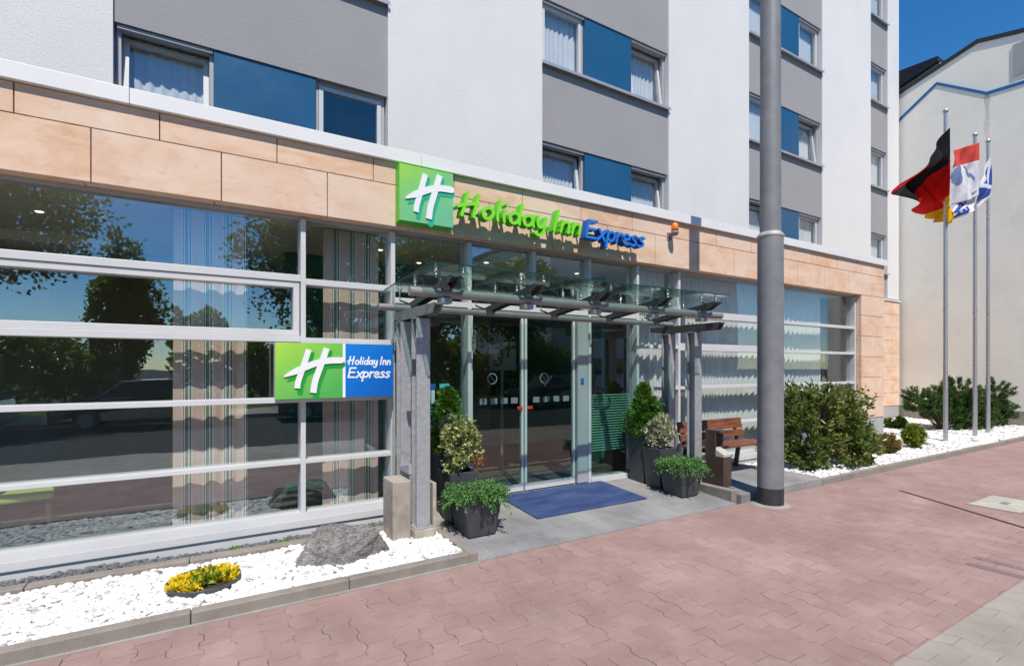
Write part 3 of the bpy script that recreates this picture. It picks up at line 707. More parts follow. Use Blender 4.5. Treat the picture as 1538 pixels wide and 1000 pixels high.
# sliding doors
def torus_flat(m, cx, y, cz, r0, r1, d=0.002, seg=28, mi=0):
    vs = [];
    for yy in (y, y+d):
        for r in (r0, r1):
            for i in range(seg): t = 2*math.pi*i/seg; vs.append((cx+r*math.cos(t), yy, cz+r*math.sin(t)))
    f = []
    for i in range(seg):
        j = (i+1) % seg
        f += [(i, j, seg+j, seg+i), (2*seg+i, 3*seg+i, 3*seg+j, 2*seg+j), (seg+i, seg+j, 3*seg+j, 3*seg+i), (i, 2*seg+i, 2*seg+j, j)]
    m.add(vs, f, mi)
for k, (a, b) in enumerate(((2.675, 3.41), (3.43, 4.215))):
    m = MB(); rect_frame(m, a, b, 0.12, 2.327, YG-0.055, YG-0.012, 0.032); m.box(a+0.032, b-0.032, YG-0.054, YG-0.013, 0.152, 0.20)
    d = m.build('door', 'frame_white', hotel, bevel=0.003)
    MB().box(a+0.033, b-0.033, YG-0.036, YG-0.030, 0.201, 2.294).build('pane', 'door_glass', d)
    hx = b-0.10 if k == 0 else a+0.03
    MB().box(hx, hx+0.075, YG-0.075, YG-0.056, 1.125, 1.165).build('handle', 'handle_red', d, bevel=0.008)
    m = MB()
    for q in range(4):
        cxq = a+0.13+q*(b-a-0.16)/4.0; m.box(cxq, cxq+0.095, YG-0.0405, YG-0.0385, 1.205, 1.275)
    m.build('sticker_row', 'sticker_grey', d)
    m = MB(); torus_flat(m, a+0.30, YG-0.0405, 1.51, 0.055, 0.068)
    m.bar((a+0.26, YG-0.0395, 1.555), (a+0.34, YG-0.0395, 1.465), 0.002, 0.010, up=(0, 1, 0)); m.build('no_smoking_sticker', 'sticker_grey', d)
m = MB().box(4.235, 4.402, YF0+0.01, YF1-0.01, 0.12, 2.328); m.build('door_jamb', 'frame_grey', hotel, bevel=0.003)
MB().box(4.28, 4.33, YF0+0.004, YF0+0.0095, 1.42, 1.50).build('door_sensor_sticker', 'sticker_blue', hotel)
# stripes on the side pane
m = MB()
for i in range(22): m.box(4.475, 5.27, YG+0.006, YG+0.0075, 0.50+i*0.036, 0.514+i*0.036)
m.build('frosted_stripes', 'film_green', hotel)
m = MB()
for i in range(22): m.box(1.80, 2.60, YG+0.006, YG+0.0075, 0.50+i*0.036, 0.514+i*0.036)
m.build('frosted_stripes', 'film_green', hotel)
# notices on the left side pane
m = MB(); m.box(2.06, 2.26, YG-0.008, YG-0.006, 1.40, 1.46, 0); m.box(2.06, 2.20, YG-0.008, YG-0.006, 1.28, 1.39, 1); m.box(2.21, 2.25, YG-0.008, YG-0.006, 1.24, 1.39, 1)
m.box(2.06, 2.18, YG-0.008, YG-0.006, 1.20, 1.27, 0); m.box(2.06, 2.18, YG-0.008, YG-0.006, 1.15, 1.19, 1); m.box(2.31, 2.43, YG-0.008, YG-0.006, 1.41, 1.46, 2)
m.build('notice', ['sticker_blue', 'sticker_white', 'sticker_cyan'], hotel)

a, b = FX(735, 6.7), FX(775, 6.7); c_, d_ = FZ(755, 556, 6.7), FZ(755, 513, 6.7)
t = thing('reflection_panel', ((a+b)/2, 6.7, 0.1), 'pale square panel with a dark brush emblem, added as reflection in the left door', 'panel')  # added board behind the door glass, modelled in place of a mirrored sign
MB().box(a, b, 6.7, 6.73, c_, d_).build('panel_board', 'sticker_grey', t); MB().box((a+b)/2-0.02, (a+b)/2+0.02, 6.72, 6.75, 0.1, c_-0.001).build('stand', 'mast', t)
# ground floor curtains
def curtain(x0, x1, z0, z1, mat, label, seed, amp=0.03, wl=0.16, y=5.565, group=None):
    vs, fs = curtain_mesh(x0, x1, y, z0, z1, amp, wl, 0.012, seed=seed)
    o = MB().add(vs, fs, 0, True).build('curtain', mat, recalc=False); return tagp(o, label, 'curtain', group)
curtain(-0.22, 0.385, 0.14, 3.09, 'curtain_striped', 'pink striped curtain hanging in the wide window left of the mounted sign', 3, 0.013, 0.20)
curtain(1.08, 1.66, 0.14, 3.09, 'curtain_striped', 'pink striped curtain hanging behind the mounted blue and green sign', 8, 0.014, 0.20)
curtain(5.35, 6.12, 0.14, 3.09, 'curtain_sheer', 'white sheer curtain in the narrow window behind the right canopy posts', 12, 0.03, 0.12, group='sheer curtains')
curtain(6.24, 8.82, 0.14, 3.09, 'curtain_sheer', 'white sheer curtain in the window behind the bench', 15, 0.024, 0.12, group='sheer curtains')
curtain(8.92, 10.55, 0.14, 3.09, 'curtain_sheer', 'white sheer curtain in the window behind the large shrub', 19, 0.03, 0.12, group='sheer curtains')

# dining chair and table inside at far left
def chair(x, y, rz, label):
    t = thing('dining_chair', (x, y, 0.1), label, 'chair')
    def P(m): 
        c, s_ = math.cos(rz), math.sin(rz); m.v = [(x+p[0]*c-p[1]*s_, y+p[0]*s_+p[1]*c, 0.1+p[2]) for p in m.v]; return m
    P(MB().box(-0.21, 0.21, -0.21, 0.21, 0.42, 0.47)).build('seat', 'chair_green', t, bevel=0.015)
    P(MB().prism([(0.19, 0.5), (0.21, 0.5), (0.27, 0.92), (0.24, 0.92)], 'x', -0.19, 0.19)).build('backrest', 'chair_wood', t, bevel=0.006)
    for sx in (-0.19, 0.19):
        for sy in (-0.18, 0.2): P(MB().bar((sx, sy, 0), (sx, sy*0.97, 0.42), 0.035, 0.035, up=(0, 1, 0))).build('leg', 'chair_wood', t)
chair(-1.33, 5.98, R(100), 'dark wooden dining chair with a green seat seen through the lower left glass')
t = thing('dining_table', (-2.05, 6.15, 0.1), 'dark round dining table inside the glass beside the green chair', 'table')
MB().lathe((-2.05, 6.15, 0.1), [(0, 0.74), (0.4, 0.74), (0.4, 0.77), (0, 0.77)], 28).build('tabletop', 'chair_wood', t)
MB().lathe((-2.05, 6.15, 0.1), [(0.0, 0), (0.25, 0), (0.25, 0.02), (0.035, 0.05), (0.035, 0.74)], 20).build('leg', 'mast', t)

# ------------------------------------------------------------------ lettering made of brush strokes
def catmull(pts, n=7, closed=False):
    if len(pts) < 3 and not closed: return pts
    P = [Vector(p) for p in pts]; out = []
    N = len(P); rng = range(N if closed else N-1)
    for i in rng:
        p1, p2 = P[i], P[(i+1) % N]
        p0 = P[i-1] if (i > 0 or closed) else p1*2-p2; p3 = P[(i+2) % N] if (i+2 < N or closed) else p2*2-p1
        for k in range(n):
            t = k/n; out.append(0.5*((2*p1)+(-p0+p2)*t+(2*p0-5*p1+4*p2-p3)*t*t+(-p0+3*p1-3*p2+p3)*t**3))
    if not closed: out.append(P[-1])
    return [tuple(p) for p in out]
def ell(cx, cy, rx, ry, slant=0.15):
    return ('c', [(cx+rx*math.cos(t)+slant*ry*math.sin(t), cy+ry*math.sin(t)) for t in [2*math.pi*i/12 for i in range(12)]])
GL = {
 'H': (0.74, [[(0.24, 1.0), (0.14, 0.5), (0.03, 0.0)], [(0.66, 1.0), (0.54, 0.5), (0.46, 0.0)], [(-0.10, 0.36), (0.12, 0.46), (0.4, 0.55), (0.62, 0.56)]]),
 'o': (0.53, [ell(0.26, 0.27, 0.19, 0.25)]),
 'l': (0.27, [[(0.22, 0.93), (0.10, 0.3), (0.10, 0.03)]]),
 'i': (0.25, [[(0.15, 0.55), (0.07, 0.25), (0.09, 0.02)], [(0.205, 0.79), (0.215, 0.83)]]),
 'd': (0.58, [ell(0.24, 0.26, 0.18, 0.24), [(0.58, 0.96), (0.47, 0.45), (0.44, 0.02)]]),
 'a': (0.55, [ell(0.23, 0.26, 0.18, 0.24), [(0.47, 0.52), (0.42, 0.25), (0.45, 0.02)]]),
 'y': (0.52, [[(0.12, 0.54), (0.08, 0.22), (0.18, 0.04), (0.34, 0.16), (0.44, 0.52)], [(0.44, 0.52), (0.34, -0.12), (0.16, -0.34), (-0.02, -0.27)]]),
 'I': (0.33, [[(0.26, 1.0), (0.16, 0.5), (0.06, 0.0)]]),
 'n': (0.52, [[(0.13, 0.54), (0.08, 0.25), (0.03, 0.0)], [(0.06, 0.25), (0.2, 0.47), (0.36, 0.50), (0.40, 0.33), (0.36, 0.0)]]),
 'E': (0.66, [('s', [(0.15, 0.96), (0.0, 0.03)]), ('s', [(0.17, 0.95), (0.62, 0.95)]), ('s', [(0.10, 0.52), (0.50, 0.52)]), ('s', [(0.02, 0.04), (0.50, 0.04)])]),
 'x': (0.50, [('s', [(0.10, 0.58), (0.38, 0.0)]), ('s', [(0.52, 0.58), (-0.02, 0.0)])]),
 'p': (0.56, [('s', [(0.12, 0.58), (-0.03, -0.34)]), ell(0.28, 0.29, 0.19, 0.25)]),
 'r': (0.38, [('s', [(0.12, 0.57), (0.03, 0.0)]), [(0.07, 0.3), (0.2, 0.5), (0.38, 0.54)]]),
 'e': (0.52, [[(0.07, 0.28), (0.25, 0.30), (0.44, 0.33), (0.40, 0.5), (0.26, 0.55), (0.10, 0.42), (0.05, 0.22), (0.14, 0.05), (0.27, 0.01), (0.42, 0.06)]]),
 's': (0.46, [[(0.42, 0.50), (0.28, 0.55), (0.14, 0.46), (0.18, 0.34), (0.33, 0.22), (0.30, 0.07), (0.15, 0.0), (0.0, 0.05)]]),
 ' ': (0.22, [])}
def stroke(m, pts, w, y, d, mi_face=0, mi_side=0, closed=False, caps=True, taper=None):
    """flat brush stroke in the XZ plane: front face at y, thickness d backwards"""
    P = [Vector((p[0], p[1])) for p in pts]; N = len(P); L = []; Rr = []
    for i in range(N):
        a = P[i-1] if (i > 0 or closed) else P[i]; b = P[(i+1) % N] if (i < N-1 or closed) else P[i]
        t = (b-a).normalized(); n = Vector((-t.y, t.x)); ww = w*(taper(i/(N-1)) if taper else 1)/2
        L.append(P[i]+n*ww); Rr.append(P[i]-n*ww)
    if closed:
        out = [(L, Rr)]; vs = [(p.x, y, p.y) for p in L]+[(p.x, y, p.y) for p in Rr]; k = N
        m.add(vs, [(i, (i+1) % k, k+(i+1) % k, k+i) for i in range(k)], mi_face)
        for ring in (L, Rr):
            vs = [(p.x, y, p.y) for p in ring]+[(p.x, y+d, p.y) for p in ring]
            m.add(vs, [(i, (i+1) % k, k+(i+1) % k, k+i) for i in range(k)], mi_side, True)
        return
    out = list(L)
    def cap(c, frm, r, sgn):
        a0 = math.atan2(frm.y-c.y, frm.x-c.x); return [c+Vector((math.cos(a0-math.pi*k/6), math.sin(a0-math.pi*k/6)))*r for k in range(1, 6)]
    if caps: out += cap(P[-1], L[-1], (L[-1]-Rr[-1]).length/2, 1)
    out += list(reversed(Rr))
    if caps: out += cap(P[0], Rr[0], (L[0]-Rr[0]).length/2, 1)
    # face as strip + cap fans
    n0 = len(out); vs = [(p.x, y, p.y) for p in out]; fs = []
    ncap = 5 if caps else 0
    for i in range(N-1): fs.append((i, i+1, N+ncap+(N-1-(i+1)), N+ncap+(N-1-i)))
    if caps:
        fs.append(tuple(range(N-1, N+ncap+1))); fs.append(tuple([N*2+ncap-1]+list(range(2*N+ncap, n0))+[0]))
    m.add(vs, fs, mi_face)
    vs = [(p.x, y, p.y) for p in out]+[(p.x, y+d, p.y) for p in out]
    m.add(vs, [(i, (i+1) % n0, n0+(i+1) % n0, n0+i) for i in range(n0)], mi_side, False)
def glyph(m, ch, x, z, h, w, y, d, sx=1.0, mf=0, ms=0, k0=0):
    adv, st = GL[ch]; k = k0
    for s_ in st:
        closed = False; pts = s_
        if isinstance(s_, tuple):
            closed = s_[0] == 'c'; pts = s_[1]
            q = catmull(pts, 4, True) if closed else pts
        else: q = catmull(pts, 6)
        q = [(x+p[0]*h*sx, z+p[1]*h) for p in q]
        stroke(m, q, w*h, y-0.0007*k, d+0.0007*k, mf, ms, closed); k += 1
    return adv*h*sx
def text_width(t, h, sx): return sum(GL[c][0] for c in t)*h*sx

# big channel letters on the stone band
tl = thing('sign_lettering', (3.8, 5.1, 3.2), 'raised green and blue channel lettering Hol' + 'iday Inn Express on the stone band', 'sign')
tl['label'] = 'raised green and blue channel letters on the peach stone band above the entrance'
def channel(t, x0, x1, z, h, mats, w):
    sx = (x1-x0)/text_width(t, h, 1.0); x = x0; k = 0
    for ch in t:
        if ch != ' ':
            m = MB(); k += 1; glyph(m, ch, x, z, h, w, 4.985-0.001*(k % 2), 0.11, sx, 0, 1); 
            m.build('letter', mats, tl, recalc=True)
        x += GL[ch][0]*h*sx
channel('Holiday Inn', 2.385, 4.05, 3.285, 0.247, ['letter_green_face', 'letter_green'], 0.145)
channel('Express', 4.11, 5.13, 3.265, 0.232, ['letter_blue_face', 'letter_blue'], 0.135)
m = MB(); 
m.box(2.40, 5.15, 5.10, 5.12, 3.33, 3.355)
for i in range(12): m.box(2.46+i*0.235, 2.48+i*0.235, 5.1195, 5.199, 3.332, 3.353)
m.build('mounting_rail', 'letter_green', tl)

# logo (brush cross) drawn on a square
LOGO = [([(0.46, 0.895), (0.37, 0.56), (0.30, 0.30), (0.285, 0.175)], 0.10, None),
        ([(0.735, 0.925), (0.63, 0.56), (0.555, 0.30), (0.525, 0.085)], 0.112, None),
        ([(0.10, 0.40), (0.20, 0.455), (0.34, 0.53), (0.55, 0.635), (0.75, 0.69), (0.965, 0.70)], 0.088, lambda t: 0.35+1.0*min(1, t*3))]
def logo(m, x0, z0, wx, hz, y, msh, mw, right=1.0):
    for k, (pts, w, tp) in enumerate(LOGO):
        q = catmull([(x0+(p[0]+0.045)*wx*right, z0+(p[1]-0.085)*hz) for p in pts], 6); q = [(min(p[0], x0+wx*0.985), p[1]) for p in q]
        stroke(m, q, w*hz, y-0.0010-0.0006*k, 0.001, msh, msh, taper=tp)
    for k, (pts, w, tp) in enumerate(LOGO):
        q = catmull([(x0+p[0]*wx*right, z0+p[1]*hz) for p in pts], 6)
        stroke(m, q, w*hz, y-0.0105-0.0006*k, 0.009, mw, mw, taper=tp, caps=(k == 2))

g = thing('logo_sign', (2.03, 5.14, 3.15), 'square green box sign with a white slanted H emblem left of the raised letters', 'sign')
mk_gradient_sign('logo_face', (0.33, 0.66, 0.07), (0.20, 0.56, 0.20), (0.17, 0.52, 0.30), 1.73-2.03, 2.335-2.03, 0, 0.59)
bx = (1.728, 2.335, 3.148, 3.738)
MB().box(bx[0], bx[1], 5.082, 5.199, bx[2], bx[3]).build('sign_box', 'sign_edge', g, bevel=0.006)
MB().box(bx[0]+0.004, bx[1]-0.004, 5.070, 5.081, bx[2]+0.004, bx[3]-0.004).build('sign_face', 'logo_face', g, bevel=0.004)
m = MB(); logo(m, bx[0]+0.01, bx[2]+0.01, bx[1]-bx[0]-0.02, 0.57, 5.0695, 0, 1); m.build('emblem', ['sign_teal', 'sign_white'], g)

g = thing('wall_sign', (1.13, 5.2, 1.35), 'green and blue box sign with white writing mounted in front of the lower windows', 'sign')
sx0, sx1, sz0, sz1 = 0.579, 1.69, 1.352, 1.878
sm = sx0+(sx1-sx0)*0.552
mk_gradient_sign('panel_green', (0.40, 0.70, 0.08), (0.20, 0.56, 0.09), (0.08, 0.44, 0.10), sx0-1.13, sm-1.13, 0, 0.526)
mk_gradient_sign('panel_blue', (0.01, 0.22, 0.72), (0.008, 0.17, 0.62), (0.008, 0.12, 0.50), sm-1.13, sx1-1.13, 0, 0.526)
MB().box(sx0, sx1, 5.162, 5.262, sz0, sz1).build('sign_box', 'frame_white', g, bevel=0.004)
MB().box(sx0, sm-0.01, 5.150, 5.161, sz0, sz1).build('green_panel', 'panel_green', g)
MB().box(sm-0.0095, sm+0.0165, 5.149, 5.161, sz0, sz1).build('divider', 'sign_white', g)
MB().box(sm+0.017, sx1, 5.150, 5.161, sz0, sz1).build('blue_panel', 'panel_blue', g)
m = MB(); logo(m, sx0+0.02, sz0+0.01, sm-sx0-0.025, 0.505, 5.1495, 0, 1, 1.0); m.build('emblem', ['sign_green_shadow', 'sign_white'], g)
m = MB()
def flat_text(t, x0, x1, z, h, w, y=5.1490, d=0.004, mi=0):
    sxx = (x1-x0)/text_width(t, h, 1.0); x = x0
    for i, ch in enumerate(t): x += glyph(m, ch, x, z, h, w, y-0.0003*(i % 2), d, sxx, mi, mi) if ch != ' ' else GL[' '][0]*h*sxx
flat_text('Holiday Inn', sm+0.045, sx1-0.022, 1.675, 0.078, 0.17); flat_text('Express', sm+0.045, sx1-0.03, 1.545, 0.10, 0.155)
m.build('writing', 'sign_white', g)
m = MB(); m.box(0.9, 0.93, 5.262, 5.30, 1.5, 1.53); m.box(1.55, 1.58, 5.262, 5.30, 1.5, 1.53); m.box(0.9, 0.93, 5.262, 5.30, 1.7, 1.73); m.build('bracket', 'galv', g)

pb = bpy.data.objects['reflection_panel']; a, b = FX(735, 6.7), FX(775, 6.7); c_, d_ = FZ(755, 556, 6.7), FZ(755, 513, 6.7); m = MB(); W_ = b-a; H_ = d_-c_
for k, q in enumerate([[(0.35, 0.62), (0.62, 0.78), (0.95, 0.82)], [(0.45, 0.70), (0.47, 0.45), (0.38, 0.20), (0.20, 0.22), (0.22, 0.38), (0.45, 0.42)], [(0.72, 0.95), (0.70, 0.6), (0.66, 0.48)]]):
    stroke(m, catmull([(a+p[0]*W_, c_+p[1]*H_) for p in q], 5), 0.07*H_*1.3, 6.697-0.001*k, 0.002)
m.build('emblem', 'roof_dark', pb)  # emblem strokes of the mirrored sign, on the added board
# siren lamp on the stone
t = thing('warning_lamp', (5.83, 5.16, 3.5), 'small orange warning lamp on the stone band right of the blue letters', 'lamp')
MB().lathe((5.83, 5.09, 3.60), [(0.0, 0.0), (0.05, 0.0), (0.052, 0.05), (0.046, 0.10), (0.03, 0.12), (0, 0.124)], 20).build('lens', 'siren_orange', t)
m = MB().lathe((5.83, 5.09, 3.545), [(0, 0.0), (0.035, 0.0), (0.055, 0.03), (0.055, 0.053), (0.0, 0.054)], 20); m.box(5.80, 5.86, 5.10, 5.197, 3.545, 3.57); m.box(5.79, 5.87, 5.185, 5.198, 3.50, 3.60)
m.build('bracket', 'mast', t)

# ------------------------------------------------------------------ canopy
can = thing('entrance_canopy', (3.7, 4.7, 0.08), 'glass entrance canopy on grey steel pipes and paired posts over the door', 'canopy')
XL, XR = 1.77, 5.62
def hpost(x, y, z0, z1, s_=0.135):
    m = MB(); h = s_/2
    m.box(x-h, x+h, y-h, y-h+0.012, z0, z1); m.box(x-h, x+h, y+h-0.012, y+h, z0, z1); m.box(x-0.006, x+0.006, y-h+0.0121, y+h-0.0121, z0, z1)
    m.box(x-h, x+h, y-h-0.0, y+h, z1-0.012, z1+0.0)
    m.box(x-h-0.02, x+h+0.02, y-h-0.02, y+h+0.02, z0-0.012, z0-0.0002); return m.build('post', 'galv', can, bevel=0.002)
for x in (XL, XR):
    for y in (4.58, 5.02): hpost(x, y, 0.16 if x == XL else 0.115, 2.115)
    m = MB().prism([(4.20, 2.125), (4.14, 2.215), (5.32, 2.215), (5.32, 2.150), (5.05, 2.118)], 'x', x-0.045, x-0.033)
    m.prism([(4.20, 2.125), (4.14, 2.215), (5.32, 2.215), (5.32, 2.150), (5.05, 2.118)], 'x', x+0.033, x+0.045)
    m.box(x-0.0325, x+0.0325, 4.16, 5.30, 2.200, 2.212); m.build('beam', 'canopy_dark' if x == XR else 'canopy_steel', can, bevel=0.002)
MB().tube((1.53, 4.23, 2.305), (5.70, 4.23, 2.305), 0.042, seg=24).build('pipe', 'canopy_steel', can)
MB().tube((1.49, 5.0, 2.245), (5.66, 5.0, 2.245), 0.034, seg=24).build('pipe', 'canopy_steel', can)
def zg(y): return 2.433+(5.2-y)*0.0575
XC = [1.86, 2.73, 3.60, 4.47, 5.32]
for x in XC:
    m = MB()
    def zb(y): return 2.275+(5.12-y)*0.115
    poly = [(5.14, 2.235), (5.14, 2.285), (4.02, 2.44), (3.96, 2.425), (4.10, 2.352)]
    m.prism(poly, 'x', x-0.048, x-0.040); m.prism(poly, 'x', x+0.040, x+0.048); m.bar((x, 5.13, 2.279), (x, 4.03, 2.431), 0.079, 0.006)
    m.build('cross_arm', 'canopy_dark', can)
    for bb in ((x-0.03, x+0.03, 4.185, 4.275, 2.335, 2.375), (x-0.05, x+0.05, 4.18, 4.28, 2.215, 2.262), (x-0.03, x+0.03, 4.96, 5.04, 2.215, 2.29)): MB().box(*bb).build('clamp', 'galv', can)
    for y in (4.12, 4.62, 5.06):
        m = MB(); zt = zg(y)-0.004; z_ = zb(y)+0.01
        for sgn in (-1, 1):
            xx = x+sgn*0.13
            m.bar((x, y, z_), (xx, y, z_+0.035), 0.022, 0.014)
            m.tube((xx, y, z_+0.025), (xx, y, zt), 0.006, seg=8); m.lathe((xx, y, zt-0.022), [(0, 0), (0.010, 0.0), (0.020, 0.012), (0.022, 0.022), (0, 0.022)], 12)
            m.lathe((xx, y, zt-0.045), [(0, 0), (0.012, 0.002), (0.012, 0.014), (0, 0.016)], 10); m.lathe((xx, y, zt+0.0165), [(0.02, 0), (0.02, 0.006), (0, 0.008)], 12)
        m.build('glass_fitting', 'chrome', can)
gx = [1.61, 2.295, 3.165, 4.035, 4.90, 5.44]
for i in range(5):
    a, b = gx[i]+0.004, gx[i+1]-0.004
    m = MB().prism([(5.19, zg(5.19)), (5.19, zg(5.19)+0.012), (3.93, zg(3.93)+0.012), (3.93, zg(3.93))], 'x', a, b); m.build('glass_panel', 'canopy_glass', can)
# edge strips of the laminated panels (dark green)
paint('glass_edge', (0.015, 0.06, 0.045), 0.2)
m = MB(); m.box(1.61, 5.44, 3.922, 3.929, zg(3.93), zg(3.93)+0.012); m.bar((1.606, 3.93, zg(3.93)+0.006), (1.606, 5.19, zg(5.19)+0.006), 0.005, 0.012); m.build('glass_edge', 'glass_edge', can)
for x in (XL, XR):
    m = MB(); m.bar((x, 5.02, 1.75), (x-0.0, 4.62, 2.10), 0.02, 0.05); 
m = MB(); m.tube((1.725, 5.26, 0.2), (1.725, 5.26, 2.45), 0.014); m.build('downpipe', 'galv', can)

# concrete block, plank and post box at the left posts
t = tagp(MB().box(1.49, 1.665, 4.55, 4.85, 0.03, 0.60).build('concrete_block', 'block_stone', bevel=0.012), 'weathered concrete block standing in white pebbles left of the canopy post', 'block')
t = tagp(MB().box(1.86, 1.895, 4.50, 4.66, 0.05, 0.56).build('wooden_plank', 'wood_plank', bevel=0.003), 'short pale plank upright right of the front left canopy post', 'plank')
t = thing('post_footing', (1.77, 4.8, 0.03), 'low concrete footing under the two left canopy posts', 'footing')
MB().box(1.67, 1.86, 4.47, 5.14, 0.0, 0.147).build('footing_block', 'block_stone', t, bevel=0.008)
t = thing('junction_box', (1.69, 4.8, 0.5), 'small grey metal box fixed between the two left canopy posts', 'box')
MB().box(1.69, 1.83, 4.66, 4.94, 0.18, 0.62).build('box_body', 'galv', t, bevel=0.004); MB().prism([(4.655, 0.73), (4.655, 0.63), (4.945, 0.63), (4.945, 0.66)], 'x', 1.68, 1.84).build('lid', 'frame_grey', t, bevel=0.003)

# mat
tagp(MB().prism([(4.46, 0.052), (4.46, 0.064), (5.30, 0.116), (5.30, 0.104)], 'x', 3.02, 4.62).build('door_mat', 'door_mat_blue', bevel=0.003), 'large worn blue door mat in front of the sliding doors', 'door mat')

# ------------------------------------------------------------------ planters
def pot(name, x, y, zb, wb, wt, h, label, cat='planter'):
    t = thing(name, (x, y, zb), label, cat)
    m = MB(); prof = [(wb/2-0.01, 0.0), (wb/2, 0.012), (wt/2, h-0.0), (wt/2-0.018, h), (wt/2-0.022, h-0.05)]
    vs = []
    for r, z in prof: vs += [(x-r, y-r, zb+z), (x+r, y-r, zb+z), (x+r, y+r, zb+z), (x-r, y+r, zb+z)]
    n = len(prof); fs = [(k*4+i, k*4+(i+1) % 4, (k+1)*4+(i+1) % 4, (k+1)*4+i) for k in range(n-1) for i in range(4)]+[(3, 2, 1, 0)]
    m.add(vs, fs); m.build('pot', 'pot_grey', t, bevel=0.006)
    r = wt/2-0.0225; MB().box(x-r, x+r, y-r, y+r, zb+h-0.08, zb+h-0.045).build('soil', 'soil', t); return t
def rampz(y): return 0.03+(y-4.15)*0.0615
def stems(t, base, tips, r=0.006, mat='bark'):
    m = MB()
    for tp in tips:
        b = Vector(base); e = Vector(tp); mid = (b+e)/2+Vector((random.uniform(-.03, .03), random.uniform(-.03, .03), 0.03))
        m.tube(b, mid, r, r*0.8, 6, caps=False); m.tube(mid, e, r*0.8, r*0.4, 6, caps=False)
    m.build('stem', mat, t)
def foliage(t, pts, nr, L, W, mat, droop=0.0, spread=0.6, name='foliage'):
    v, f = leaf_cloud(pts, nr, L, W, droop, spread); return npmesh(name, v, f, mat, t)
def juniper(x, y, z, rx, label, seed):
    t = pot('potted_juniper', x, y, z, 0.29, 0.39, 0.38, label)
    rg = np.random.default_rng(seed); P = []; N = []
    for k in range(300):
        a = rg.uniform(0, 6.283); rr = rg.uniform(0.02, 0.20)
        p = np.array([x+rr*math.cos(a), y+rr*math.sin(a), z+0.37]); d = np.array([math.cos(a), math.sin(a), rg.uniform(0.5, 1.3)])*1.0; d /= np.linalg.norm(d)
        L = rg.uniform(0.10, 0.225)*(rx/0.3); g_ = rg.uniform(1.2, 5.0)
        for q in range(34):
            s_ = q/34*L; pp = p+d*s_+np.array([0, 0, -g_*s_*s_*1.3]); P.append(pp+rg.normal(0, 0.012, 3)); N.append(d+np.array([0, 0, -g_*s_*2])+rg.normal(0, .5, 3))
    foliage(t, np.array(P), np.array(N), 0.034, 0.015, 'leaf_juniper', 0.0, 0.35); stems(t, (x, y, z+0.33), [(x+.1*math.cos(a), y+.1*math.sin(a), z+0.46) for a in (0, 1.5, 3, 4.4)]); return t
j1 = juniper(2.275, 4.44, 0.045, 0.29, 'low square planter with trailing green juniper, in front at the left of the mat', 5)
j2 = juniper(5.175, 4.42, 0.045, 0.29, 'low square planter with trailing green juniper, beside the brown ash bin', 9)
for o in (j1, j2): o['group'] = 'planters flanking the entrance'
def globe(x, y, z, mat, label, seed, r=0.21, hh=0.62, wt=0.32, dry=False):
    t = pot('potted_shrub', x, y, z, 0.25, wt, 0.52, label); t['group'] = 'planters flanking the entrance'
    p, n = shell_points(5600, (x, y, z+0.50+hh*0.44), (r, r, hh*0.50), 0.35, 10, 0.3, seed=seed)
    foliage(t, p, n, 0.040, 0.026, mat); stems(t, (x, y, z+0.46), [(x+random.uniform(-.12, .12), y+random.uniform(-.12, .12), z+0.52+random.uniform(.1, .4)) for _ in range(9)], 0.005)
    if dry:
        p, n = shell_points(160, (x+0.20, y-0.08, z+0.62), (0.06, 0.06, 0.09), 0.2, 3, 0.3, seed=seed+5); foliage(t, p, n, 0.06, 0.010, 'leaf_dry', 0, 0.3, 'dry_twigs')
globe(2.27, 4.82, 0.068, 'leaf_varieg', 'medium planter with yellow and cream variegated shrub, middle one left of the door', 21, 0.205, 0.66, dry=True)
globe(5.21, 4.81, 0.068, 'leaf_varieg_pale', 'medium planter with pale cream variegated shrub, middle one right of the door', 22, 0.185, 0.46)
def cone(x, y, z, mats, label, seed, r=0.215, hh=0.70, bush=False):
    t = pot('potted_conifer', x, y, z, 0.25, 0.30, 0.66, label); t['group'] = 'planters flanking the entrance'
    rg = np.random.default_rng(seed); n = 5200; h = rg.uniform(0, 1, n)**0.9; a = rg.uniform(0, 6.283, n)
    prof = r*np.clip(1-h, 0, 1)**0.38*(0.75+0.25*np.sin(h*40+a*3))*(1.0+0.35*(h < 0.4)); rr = prof*rg.uniform(0.35, 1.08, n)
    p = np.stack([x+rr*np.cos(a), y+rr*np.sin(a), z+0.62+h*hh], 1)+rg.normal(0, 0.010, (n, 3)); nn = np.stack([np.cos(a), np.sin(a), np.full(n, 1.2)], 1)
    foliage(t, p, nn, 0.038, 0.022, mats[0], 0, 0.5); stems(t, (x, y, z+0.6), [(x, y, z+0.62+hh*0.8)], 0.012)
    if bush:
        p, nn = shell_points(3800, (x+0.03, y-0.06, z+0.90), (0.25, 0.23, 0.30), 0.3, 8, 0.3, seed=seed+3); foliage(t, p, nn, 0.036, 0.022, mats[1], name='underplanting')
cone(2.30, 5.14, 0.088, ['leaf_thuja'], 'tall planter with dark green cone conifer against the glass left of the door', 31)
cone(5.21, 5.10, 0.086, ['leaf_thuja', 'leaf_bright'], 'tall planter with bright green leafy conifer against the glass right of the door', 33, bush=True)

